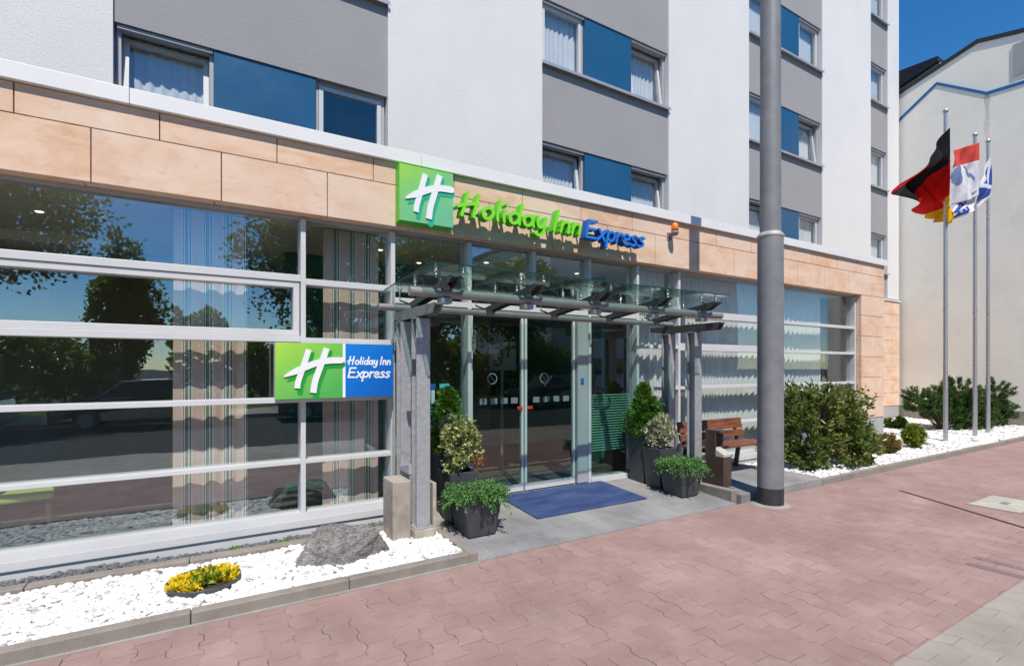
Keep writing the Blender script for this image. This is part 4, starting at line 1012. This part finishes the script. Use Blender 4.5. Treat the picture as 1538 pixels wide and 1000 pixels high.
# ------------------------------------------------------------------ ash bin, bench
t = thing('ash_bin', (5.74, 4.30, 0.145), 'slim brown metal ash bin with pale slanted tray at the bench platform corner', 'bin')
m = MB(); bx0, bx1, by0, by1 = 5.66, 5.82, 4.16, 4.44
m.box(bx0, bx1, by0, by1, 0.115, 0.50); m.build('body', 'bin_brown', t, bevel=0.004)
m = MB(); m.prism([(by0, 0.502), (by0, 0.535), (by1-0.05, 0.64), (by1-0.05, 0.502)], 'x', bx0+0.004, bx1-0.004); m.build('ash_tray', 'bin_plate', t, bevel=0.003)
m = MB(); m.box(bx0, bx0+0.014, by1-0.16, by1, 0.502, 0.80); m.box(bx1-0.014, bx1, by1-0.16, by1, 0.502, 0.80); m.box(bx0, bx1, by0+0.04, by1, 0.801, 0.835); m.build('hood', 'bin_brown', t, bevel=0.003)
MB().box(bx0-0.03, bx1+0.03, by0-0.03, by1+0.03, 0.103, 0.114).build('foot_plate', 'mast', t)

t = thing('bench', (6.58, 4.85, 0.10), 'reddish brown wooden slat bench on dark steel legs in front of the curtained window', 'bench')
bx0, bx1 = 5.85, 7.30; bz = 0.10
for nm, slats in (('seat', [(4.55, 0.445, 0.10), (4.66, 0.44, 0.10), (4.77, 0.435, 0.10), (4.88, 0.43, 0.10)]),):
    m = MB()
    for y, z, w in slats: m.box(bx0, bx1, y, y+w, bz+z-0.035, bz+z)
    m.build(nm, 'bench_wood', t, bevel=0.006)
m = MB()
for z, dy, w in ((0.48, 0.0, 0.10), (0.60, 0.025, 0.155)): m.prism([(5.00+dy, bz+z), (5.03+dy, bz+z), (5.03+dy+w*0.2, bz+z+w), (5.00+dy+w*0.2, bz+z+w)], 'x', bx0, bx1)
m.build('backrest', 'bench_wood', t, bevel=0.006)
for x in (bx0+0.12, bx1-0.12):
    m = MB(); m.bar((x, 4.62, bz), (x, 4.62, bz+0.40), 0.05, 0.05, up=(0, 1, 0)); m.bar((x, 5.06, bz), (x, 5.0, bz+0.40), 0.05, 0.05, up=(0, 1, 0)); m.bar((x, 4.56, bz+0.385), (x, 5.03, bz+0.375), 0.045, 0.035)
    m.bar((x, 5.035, bz+0.39), (x, 5.11, bz+0.74), 0.045, 0.03, up=(0, 1, 0)); m.build('leg', 'bench_steel', t)

# ------------------------------------------------------------------ mast
t = thing('lamp_mast', (5.86, 3.66, 0), 'tall thick grey steel mast with black painted foot on the paving before the bench', 'mast')
MB().tube((5.86, 3.66, 0.21), (5.86, 3.66, 3.20), 0.146, 0.144, 48, caps=False).build('lower_shaft', 'mast', t)
MB().tube((5.86, 3.66, -0.05), (5.86, 3.66, 0.2095), 0.1475, 0.147, 48, caps=False).build('painted_foot', 'mast_black', t)
MB().lathe((5.86, 3.66, 3.20), [(0.1465, 0), (0.152, 0.012), (0.150, 0.03), (0.118, 0.065)], 48).build('collar', 'mast_collar', t)
MB().tube((5.86, 3.66, 3.262), (5.86, 3.66, 9.0), 0.117, 0.108, 48).build('upper_shaft', 'mast', t)
m = MB(); vs = []
for k in range(9):
    a_ = R(150+k*4.5)
    for (rr, zz) in ((0.1475, 0.78), (0.1475, 1.22), (0.135, 1.22), (0.135, 0.78)): vs.append((5.86+rr*math.cos(a_), 3.66+rr*math.sin(a_), zz))
fs = []
for k in range(8): fs += [(k*4+q, k*4+(q+1) % 4, (k+1)*4+(q+1) % 4, (k+1)*4+q) for q in range(4)]
m.add(vs, fs+[(0, 1, 2, 3), (35, 34, 33, 32)], 0, False).build('access_door', 'mast', t)
struct(MB().lathe((5.86, 3.66, 0), [(0.149, 0.014), (0.20, 0.010), (0.235, -0.01)], 32).build('mast_mortar', 'concrete'))

# ------------------------------------------------------------------ rock and flower bowl
iv, jf = ico(5)
def rock_mesh(c, rad, seed):
    out = []
    for p in iv:
        q = Vector(p); s_ = Vector((seed, seed*2, 0))
        pl = [Vector(a).normalized() for a in ((1, .3, .4), (-1, .2, .35), (.2, -1, .5), (.1, 1, .2), (-.25, -.1, 1), (.5, -.7, -.1), (-.7, -.8, .1), (.7, .5, .9))]
        r = min([1.25]+[0.86/max(0.05, q.dot(a)) for a in pl])
        r *= 1+0.10*noise.noise(q*2.1+s_)+0.055*noise.noise(q*5+s_)+0.025*noise.noise(q*12+s_)
        out.append((c[0]+q.x*r*rad[0], c[1]+q.y*r*rad[1], c[2]+q.z*r*rad[2]))
    return out
rt = npmesh('boulder', rock_mesh((1.00, 4.42, 0.13), (0.335, 0.20, 0.20), 3.3), jf, 'rock', smooth=False)
tagp(rt, 'dark grey veined boulder lying in the white pebbles left of the concrete block', 'rock')
t = thing('flower_bowl', (0.015, 4.365, 0.03), 'sunken dark bowl of yellow and green leafy flowers in the white pebbles', 'flower bowl')
MB().lathe((0.015, 4.365, 0.03), [(0.10, 0.0), (0.20, 0.03), (0.225, 0.075), (0.237, 0.080), (0.24, 0.072), (0.22, 0.0)], 36).build('bowl', 'pot_grey', t)
MB().lathe((0.015, 4.365, 0.03), [(0.0, 0.062), (0.12, 0.058), (0.216, 0.050)], 24).build('soil', 'soil', t)
rg = np.random.default_rng(4)
def blob(n, cs, sr, zr):
    P = []; N = []
    for c in cs:
        a = rg.uniform(0, 6.28, n); r = sr*np.sqrt(rg.uniform(0, 1, n)); P.append(np.stack([c[0]+r*np.cos(a), c[1]+r*np.sin(a), 0.085+rg.uniform(0, zr*0.6, n)], 1)); N.append(np.stack([np.cos(a)*0.8, np.sin(a)*0.8, np.full(n, 0.8)], 1))
    return np.concatenate(P), np.concatenate(N)
cx, cy = 0.015, 4.365
p, n = blob(80, [(cx-0.02, cy+0.05), (cx+0.06, cy-0.02), (cx-0.02, cy-0.08), (cx+0.02, cy+0.12), (cx+0.12, cy-0.03)], 0.055, 0.05); foliage(t, p, n, 0.05, 0.028, 'leaf_box_yellow', 0, 0.7)
p, n = blob(100, [(cx-0.16, cy-0.07), (cx-0.10, cy+0.06), (cx-0.08, cy-0.12), (cx+0.17, cy+0.07), (cx+0.08, cy+0.15), (cx-0.02, cy+0.10), (cx+0.14, cy+0.02), (cx-0.15, cy+0.05), (cx+0.04, cy+0.02), (cx+0.15, cy-0.06)], 0.05, 0.045); foliage(t, p, n, 0.042, 0.030, 'petal_yellow', 0, 0.5, 'flowers')

# ------------------------------------------------------------------ garden plants
t = thing('laurel_shrub', (8.6, 4.5, 0.05), 'large loose glossy green shrub with reddish tips behind the mast', 'shrub')
P = []; N = []
for k, (c, r_, n_) in enumerate([((8.2, 4.52, 0.72), (0.52, 0.42, 0.62), 2900), ((9.15, 4.42, 0.66), (0.55, 0.40, 0.54), 2600), ((8.65, 4.55, 0.85), (0.4, 0.35, 0.48), 1300), ((8.85, 4.08, 0.30), (0.50, 0.28, 0.24), 1100), ((9.5, 4.3, 0.42), (0.4, 0.32, 0.34), 900), ((7.95, 4.35, 0.42), (0.35, 0.3, 0.36), 800)]):
    p, n = shell_points(n_, c, r_, 0.30, 14, 0.42, seed=60+k); P.append(p); N.append(n)
rg = np.random.default_rng(70)
for k in range(46):    # upright shoots
    b = np.array([rg.uniform(7.85, 9.55), rg.uniform(4.2, 4.75), rg.uniform(0.8, 1.05)]); d = np.array([rg.normal(0, .25), rg.normal(0, .25), 1.0])
    s_ = rg.uniform(0, 0.36, 16)[:, None]; P.append(b+d*s_+rg.normal(0, 0.012, (16, 3))); N.append(np.repeat([d*0.4], 16, 0)+rg.normal(0, .8, (16, 3)))
foliage(t, np.concatenate(P), np.concatenate(N), 0.10, 0.040, 'leaf_laurel', 0.0, 0.45)
stems(t, (8.6, 4.5, 0.0), [(8.6+random.uniform(-.8, .8), 4.5+random.uniform(-.3, .3), random.uniform(.5, 1.2)) for _ in range(26)], 0.012)
def ball(name, gx_, gy_, r, h, mat, label, seed, L=0.05, W=0.028, n=3600):
    t = thing(name, (gx_, gy_, 0.06), label, 'shrub'); p, nn = shell_points(n, (gx_, gy_, 0.06+h*0.52), (r, r, h*0.5), 0.4, 12, 0.18, seed=seed)
    foliage(t, p, nn, L, W, mat); stems(t, (gx_, gy_, 0.03), [(gx_+random.uniform(-.6, .6)*r, gy_+random.uniform(-.6, .6)*r, h*random.uniform(.3, .8)) for _ in range(8)], 0.006)
ball('spirea_shrub', 10.70, 4.42, 0.175, 0.36, 'leaf_brown', 'small round brown and gold shrub on white pebbles next to the big shrub', 80)
ball('globe_thuja', 11.95, 4.50, 0.18, 0.44, 'leaf_box_yellow', 'small round yellow green conifer with a brown mulch ring on white pebbles', 81)
struct(MB().lathe((12.1, 4.42, 0.068), [(0, 0.012), (0.25, 0.01), (0.36, -0.02)], 24).build('mulch_ring', 'soil'))
ball('dwarf_bush', 15.3, 6.15, 0.24, 0.28, 'leaf_thuja', 'low dark green bush at the foot of the set back stone wall', 82, 0.06, 0.035, 2200)
def mugo(x, y, lobes, label, seed):
    t = thing('mountain_pine', (x, y, 0.06), label, 'pine'); rg = np.random.default_rng(seed); P = []; N = []; tips = []
    for (dx, dy, dz, r, k) in lobes:
        for q in range(int(k*1.6)):
            d = rg.normal(0, 1, 3); d[2] *= 0.9; d /= np.linalg.norm(d); c = np.array([x+dx, y+dy, dz])+d*r*rg.uniform(0.35, 0.95)
            c[2] = max(0.10, c[2]); ax = d*np.array([1, 1, 0.4])*0.8+np.array([0, 0, 0.45]); ax /= np.linalg.norm(ax); tips.append(tuple(c)); n_ = 80
            s_ = rg.uniform(0, 0.13, n_)[:, None]; P.append(c+ax*s_+rg.normal(0, 0.012, (n_, 3))); N.append(rg.normal(0, 1.0, (n_, 3))+ax*0.9)
    foliage(t, np.concatenate(P), np.concatenate(N), 0.070, 0.017, 'leaf_pine', 0, 0.15); stems(t, (x, y, 0.0), tips[::5], 0.012)
mugo(15.9, 5.35, [(-0.80, 0.2, 0.80, 0.36, 40), (-0.45, 0.1, 0.66, 0.32, 26), (0.0, 0, 0.42, 0.40, 36), (0.1, 0, 0.85, 0.34, 30)], 'dark mountain pine leaning left of the first flagpole', 90)
mugo(16.7, 5.25, [(-0.3, 0, 0.95, 0.42, 54), (0.25, 0, 0.6, 0.45, 46), (0.0, -0.2, 0.35, 0.42, 40), (-0.5, 0, 0.4, 0.35, 26)], 'tallest dark mountain pine between the first and second flagpoles', 91)
mugo(17.7, 5.0, [(0.1, 0, 0.80, 0.48, 56), (-0.35, 0.1, 0.5, 0.40, 36), (0.4, 0, 0.45, 0.40, 36), (0.55, 0, 0.30, 0.30, 16)], 'dark mountain pine behind the last two flagpoles', 92)
# weeds in the bed
for k, (wx, wy) in enumerate([(1.42, 5.0), (0.62, 5.0), (0.25, 5.02)]):
    p = np.array([[wx, wy, 0.07]])+RNG.normal(0, 0.025, (60, 3))*np.array([1.6, 1, 0.4]); t = thing('weed', (wx, wy, 0.05), ['small green weed in the slate chips beside the concrete block', 'small weed in the slate chips behind the boulder', 'small weed in the slate chips behind the flower bowl'][k], 'weed', 'small weeds in the bed')
    foliage(t, p, np.tile([0, 0, 1.0], (60, 1)), 0.035, 0.012, 'leaf_bright', 0, 0.6, 'leaves')

# ------------------------------------------------------------------ flags
def flagpole(x, y, h, label):
    t = thing('flagpole', (x, y, 0.05), label, 'flagpole', 'flagpoles in the pebble bed')
    MB().tube((x, y, 0), (x, y, h), 0.043, 0.034, 20).build('shaft', 'flag_steel', t)
    MB().lathe((x, y, h), [(0.034, -0.01), (0.05, 0.0), (0.05, 0.05), (0.02, 0.075), (0, 0.075)], 16).build('cap', 'flag_steel', t)
    m = MB(); m.tube((x-0.05, y-0.03, 1.2), (x-0.045, y-0.03, h-0.05), 0.004, seg=6); m.build('rope', 'frame_white', t)
    return t
flagpole(13.50, 4.52, 7.05, 'nearest flagpole, carrying the black, red and gold flag')
flagpole(15.05, 4.50, 6.90, 'middle flagpole, carrying the red and white flag')
flagpole(16.02, 4.55, 7.0, 'farthest flagpole, carrying the white and blue flag')
def flag(name, rows, Y, mats, colour, label, folds, NU=44, NV=44, amp=0.10, swing=0.0):
    """rows: for each v a polyline of image points (u from hoist to fly) on the plane Y; cloth folds pushed in depth"""
    nv = len(rows); G = []
    for r in rows:
        q = catmull([(FX(px, Y), FZ(px, py, Y)) for px, py in r], 12); d = [0]
        for a, b in zip(q, q[1:]): d.append(d[-1]+math.hypot(b[0]-a[0], b[1]-a[1]))
        G.append([tuple(np.interp(d[-1]*i/NU, d, [p[k] for p in q]) for k in (0, 1)) for i in range(NU+1)])
    vs = []
    for j in range(NV+1):
        t = j/NV*(nv-1); a = min(int(t), nv-2); f = t-a
        for i in range(NU+1):
            u = i/NU; v = j/NV; p = [G[a][i][k]*(1-f)+G[a+1][i][k]*f for k in (0, 1)]
            y = Y+amp*min(1, u*4)*math.sin(folds[0]*u+folds[1]*v+folds[2])+0.4*amp*min(1, u*4)*math.sin(2.3*folds[0]*u-folds[1]*v*1.5)
            k = 1+swing*u; vs.append((p[0]*k, y*k, CAMH+(p[1]-CAMH)*k))
    me = [(j*(NU+1)+i, j*(NU+1)+i+1, (j+1)*(NU+1)+i+1, (j+1)*(NU+1)+i) for j in range(NV) for i in range(NU)]
    mi = [colour((i+.5)/NU, (j+.5)/NV) for j in range(NV) for i in range(NU)]
    m = MB(); m.v = vs; m.f = me; m.mi = mi; m.sm = [True]*len(me); o = m.build(name, mats, recalc=False)
    sd_ = o.modifiers.new('solid', 'SOLIDIFY'); sd_.thickness = 0.003; return tagp(o, label, 'flag', 'flags on the flagpoles')
flag('flag', [[(1427, 191), (1404, 226), (1376, 258), (1351, 284)], [(1427, 212), (1402, 243), (1376, 268), (1350, 292)], [(1427, 238), (1408, 262), (1388, 284), (1368, 309)],
              [(1427, 268), (1410, 288), (1394, 304), (1376, 313)], [(1426, 297), (1415, 310), (1404, 320), (1394, 322)], [(1424, 340), (1419, 336), (1413, 332), (1404, 327)]],
     4.37, ['flag_black', 'flag_red', 'flag_gold'],
     lambda u, v: (1 if (u > 0.62 and v < 0.10+0.12*(u-0.62)) else 0) if v < 0.37 else (1 if v < 0.78 else 2), 'black, red and gold striped flag drooping from the nearest flagpole', (7.0, 9.0, 0.5), amp=0.11, swing=0.16)
def c2(u, v):
    if v < 0.36: return 0
    if (u-0.80)**2*1.2+(v-0.55)**2 < 0.035: return 2
    if abs((v-0.62)-(0.25-u)*0.8) < 0.035 and 0.15 < u < 0.5: return 3
    return 1
flag('flag', [[(1471, 214), (1455, 219), (1440, 224), (1429, 228)], [(1471, 232), (1455, 237), (1440, 241), (1428, 246)], [(1471, 250), (1456, 254), (1441, 258), (1428, 262)],
              [(1471, 274), (1457, 277), (1442, 280), (1428, 283)], [(1470, 294), (1458, 300), (1444, 304), (1430, 308)]],
     4.38, ['flag_pale_red', 'flag_white', 'flag_greyblue', 'flag_greyblue'], c2, 'red over white flag with a blue disc on the middle flagpole', (8.0, 5.0, 2.0), amp=0.045)
def c3(u, v):
    if u < 0.42:
        if v > 0.74 or v < 0.10: return 0
        a, b = u/0.42, (v-0.10)/0.64
        return 0 if (abs(a-b) < 0.10 or abs(a-(1-b)*0.9) < 0.09) else 1
    if u < 0.60: return 0
    if 0.12 < v < 0.88:
        b = (v-0.12)/0.76
        if 0.25 < b < 0.75 and (abs(((u-0.6)*14) % 1-0.5) < 0.17 or (abs(b-0.5) < 0.06) or (b < 0.33) and ((u*9) % 1 < 0.5)): return 0
        return 1
    return 0
flag('flag', [[(1488, 236), (1474, 266), (1463, 285), (1446, 297), (1429, 318)], [(1490, 258), (1478, 284), (1466, 294), (1449, 304), (1430, 322)],
              [(1490, 278), (1482, 292), (1468, 304), (1452, 312), (1431, 326)], [(1488, 298), (1484, 300), (1470, 312), (1454, 320), (1432, 331)]],
     4.42, ['flag_white', 'flag_blue'], c3, 'white and blue flag hanging limp from the farthest flagpole', (9.0, 4.0, 1.0), 60, 36, amp=0.06)

# ------------------------------------------------------------------ neighbouring building
NX = 18.72
nb = thing('neighbour_building', (20, 5, 0), 'cream rendered gable house next door with a blue capped step and black roof edge', 'building')
def nz(px, py): return XZ(px, py, NX)
roofp = [nz(1350, 141), nz(1467, 64), nz(1538, 47)]
back = (14.0, roofp[0][1]-(14.0-roofp[0][0])*0.30); front = (1.2, roofp[2][1]-0.5)
prof = [back]+roofp+[front, (1.2, 0.0), (14.0, 0.0)]
MB().prism(prof, 'x', NX+0.04, NX+8).build('wall', 'cream_render', nb)
m = MB(); top = [back]+roofp+[front]
for a, b in zip(top, top[1:]):
    m.prism([(a[0], a[1]-0.02), (a[0], a[1]+0.09), (b[0], b[1]+0.09), (b[0], b[1]-0.02)], 'x', NX+0.0, NX+8.3)
m.build('roof', 'roof_dark', nb)
trim = [nz(1335, 197), nz(1350, 183), nz(1407, 128), nz(1482, 143), nz(1538, 126)]; trim = [(14.0, trim[1][1]-2.0)]+trim[1:]+[(1.5, trim[-1][1]+0.4)]
MB().prism(trim+[(1.5, 0.0), (14.0, 0.0)], 'x', NX, NX+0.038).build('lower_wall', 'cream_render_stained', nb)
m = MB()
for a, b in zip(trim, trim[1:]): m.prism([(a[0], a[1]+0.001), (a[0], a[1]+0.085), (b[0], b[1]+0.085), (b[0], b[1]+0.001)], 'x', NX-0.02, NX+0.039)
m.build('blue_capping', 'blue_trim', nb)
MB().box(NX-0.03, NX-0.001, 1.6, 13.9, 0.0, 0.47).build('plinth', 'concrete', nb)
a = nz(1521, 62); b = nz(1538, 118)
MB().box(NX+0.01, NX+0.039, 3.2, a[0], b[1]+0.15, a[1]-0.1).build('grey_panel', 'plinth_grey', nb)  # flat grey panel on the gable above the blue capping
hb = thing('rear_house', (24, 14, 0), 'dark roofed house seen just beyond the cream gable', 'building')
q = [XZ(1348, 118, 22.0), XZ(1412, 94, 22.0)]
MB().prism([(q[0][0]+3, 0), (q[0][0]+3, q[0][1]-1.4), q[0], q[1], (q[1][0], 0)], 'x', 22.0, 27).build('wall', 'cream_render', hb)
MB().prism([(q[0][0]+3, q[0][1]-1.4), (q[0][0]+3, q[0][1]-1.2), (q[0][0], q[0][1]+0.16), (q[1][0], q[1][1]+0.16), (q[1][0], q[1][1])], 'x', 21.8, 27.2).build('roof', 'roof_dark', hb)

# ------------------------------------------------------------------ across the street (seen mirrored in the glass)
def tree(x, y, h, r, seed, label, nl=5200, trunk_h=None):
    t = thing('street_tree', (x, y, 0), label, 'tree', 'trees across the street'); th = trunk_h or h*0.35
    m = MB(); m.tube((x, y, -0.2), (x+0.1, y, th), 0.22, 0.16, 12); rg = random.Random(seed)
    for k in range(9):
        a = rg.uniform(0, 6.28); e = (x+math.cos(a)*r*0.6, y+math.sin(a)*r*0.6, th+(h-th)*rg.uniform(0.3, 0.85)); m.tube((x+0.1, y, th*rg.uniform(0.7, 1)), e, 0.09, 0.025, 8, caps=False)
    m.build('trunk', 'bark', t)
    nl = int(nl*2.6); p, n = shell_points(nl, (x, y, (th*0.8+h)/2), (r, r, (h-th*0.8)/2), 0.25, 12, 0.4, seed=seed)
    v, f = leaf_cloud(p, n, 0.20, 0.14, 0, 0.8); npmesh('crown', v, f, 'leaf_tree', t)
tree(-7.6, -13.0, 11.5, 4.0, 201, 'big tree mirrored in the top left pane of the glass front', 9000)
tree(4.6, -14.0, 11.0, 2.9, 202, 'tree mirrored in the glass just left of the green square sign', 6500)
tree(-2.9, -17.5, 7.0, 1.3, 203, 'slim dark tree mirrored in the middle left pane', 3500, 0.8)
tree(10.5, -15.0, 10.0, 3.3, 204, 'tree mirrored in the panes above the doors', 6000)
tree(17.0, -16.0, 9.0, 3.0, 205, 'tree mirrored in the panes right of the doors', 5000)
def hedge(x0, x1, y, h, seed, label):
    t = thing('hedge', ((x0+x1)/2, y, 0), label, 'hedge'); rg = np.random.default_rng(seed); n = int((x1-x0)*750)
    X = rg.uniform(x0, x1, n); hh = h*(0.8+0.2*np.sin(X*0.9+seed)+0.08*np.sin(X*3.3)); p = np.stack([X, y+rg.normal(0, 0.7, n), rg.uniform(0, 1, n)**0.7*hh], 1)
    v, f = leaf_cloud(p, rg.normal(0, 1, (n, 3)), 0.30, 0.22, 0, 0.7); npmesh('foliage', v, f, 'leaf_tree', t)
hedge(-14, -3.6, -18.5, 3.4, 1, 'leafy hedge mirrored low in the left glass'); hedge(-1.2, 12, -18.5, 4.4, 2, 'tall leafy hedge mirrored in the middle left pane')
hedge(12, 24, -18.5, 3.6, 3, 'leafy hedge mirrored behind the entrance glass')
def block(x0, x1, y0, y1, h, label, mat='cream_render'):
    t = thing('apartment_block', ((x0+x1)/2, y1, 0), label, 'building', 'buildings across the street')
    MB().box(x0, x1, y0, y1, 0, h).build('wall', mat, t); MB().box(x0-0.2, x1+0.2, y0-0.2, y1+0.2, h+0.002, h+0.35).build('roof', 'roof_dark', t)
    x = x0+1.2
    while x < x1-1.5:
        z = 1.0
        while z < h-2: 
            o = MB().box(x, x+1.2, y1+0.002, y1+0.04, z, z+1.4).build('window', 'frame_white', t); MB().box(x+0.07, x+1.13, y1+0.042, y1+0.05, z+0.07, z+1.33).build('pane', 'car_glass', o); z += 2.9
        x += 2.6
block(22, 44, -32, -20, 11.6, 'pale apartment block mirrored in the right hand windows', 'white_render')
def car(x, y, mat, label):
    t = thing('parked_car', (x, y, -0.12), label, 'car', 'cars parked across the street')
    prof = [(-2.1, 0.25), (-2.12, 0.62), (-1.95, 0.82), (-1.1, 0.93), (-0.55, 1.38), (0.75, 1.43), (1.5, 1.05), (2.05, 0.95), (2.12, 0.6), (2.08, 0.25)]
    def body(pr, w0, w1):
        m = MB(); n = len(pr); vs = []
        for s_, w in ((-1, 0), (1, 0)):
            for (a, z) in pr: vs.append((x+a, y+s_*(w0 if z < 0.95 else w1), z-0.12))
        m.add(vs, [tuple(range(n)), tuple(reversed(range(n, 2*n)))]+[(i, n+i, n+(i+1) % n, (i+1) % n) for i in range(n)]); return m
    body(prof, 0.86, 0.66).build('body', mat, t, bevel=0.06)
    for s_ in (-1, 1):
        MB().add([(x+a, y+s_*w, z-0.12) for a, z, w in ((-0.98, 0.97, 0.865), (-0.5, 1.32, 0.70), (0.7, 1.36, 0.69), (1.3, 1.04, 0.85), (1.0, 0.95, 0.868))], [(0, 1, 2, 3, 4)]).build('side_window', 'car_glass', t)
        for a in (-1.3, 1.3):
            m = MB().tube((x+a, y+s_*0.70, 0.20), (x+a, y+s_*0.88, 0.20), 0.32, seg=24); w = m.build('wheel', 'tyre', t)
            MB().tube((x+a, y+s_*0.881, 0.20), (x+a, y+s_*0.89, 0.20), 0.2, seg=16).build('rim', 'mast', w)
        for e in (-2.09, 2.05): MB().box(x+e-0.02, x+e+0.06, y+s_*0.72-0.12, y+s_*0.72+0.12, 0.50, 0.62).build('headlight', 'sign_white', t, bevel=0.01)
car(-6.5, -7.9, 'car_paint', 'dark parked car mirrored in the lower left glass'); car(-1.4, -7.9, 'car_silver', 'dark grey parked car mirrored in the lower left glass')
car(4.2, -7.9, 'car_paint', 'dark parked car mirrored beside the entrance door'); car(13.5, -7.9, 'car_silver', 'dark grey parked car mirrored in the right hand windows')

# ------------------------------------------------------------------ light, sky, camera
w = bpy.data.worlds.new('World'); S.world = w; w.use_nodes = True; nt = w.node_tree; nt.nodes.clear()
sky = nt.nodes.new('ShaderNodeTexSky'); sky.sky_type = 'NISHITA'; sky.sun_disc = False
sky.sun_elevation = R(57); sky.sun_rotation = R(198.8); sky.air_density = 1.0; sky.dust_density = 0.0; sky.ozone_density = 5.0; sky.altitude = 300
bg = nt.nodes.new('ShaderNodeBackground'); bg.inputs[1].default_value = 0.14
out = nt.nodes.new('ShaderNodeOutputWorld'); hs = nt.nodes.new('ShaderNodeHueSaturation'); hs.inputs['Saturation'].default_value = 1.28; nt.links.new(sky.outputs[0], hs.inputs['Color']); nt.links.new(hs.outputs[0], bg.inputs[0]); nt.links.new(bg.outputs[0], out.inputs[0])
sl = bpy.data.lights.new('sun', 'SUN'); sl.energy = 5.0; sl.angle = R(0.53); sl.color = (1.0, 0.935, 0.84)
so = bpy.data.objects.new('sun', sl); COL.objects.link(so); so.rotation_euler = Vector((0.34, 1.0, -1.63)).to_track_quat('-Z', 'Y').to_euler(); so.location = (-10, -30, 50)

cam = bpy.data.cameras.new('camera'); co = bpy.data.objects.new('camera', cam); COL.objects.link(co); S.camera = co
cam.sensor_width = 36; cam.sensor_fit = 'HORIZONTAL'; cam.lens = 36*F/1538; cam.shift_y = (HY-500)/1538; cam.clip_start = 0.05; cam.clip_end = 1500
co.location = (0, 0, CAMH)
fwd = Vector((CP, SP, 0)); co.rotation_euler = fwd.to_track_quat('-Z', 'Y').to_euler()
S.render.resolution_x = 1024; S.render.resolution_y = 665
S.view_settings.view_transform = 'Standard'; S.view_settings.look = 'None'; S.view_settings.exposure = 0.08; S.view_settings.gamma = 1.0
S.render.engine = 'CYCLES'; S.cycles.max_bounces = 8; S.cycles.transparent_max_bounces = 24; S.cycles.glossy_bounces = 4; S.cycles.diffuse_bounces = 4
S.cycles.caustics_reflective = False; S.cycles.caustics_refractive = False
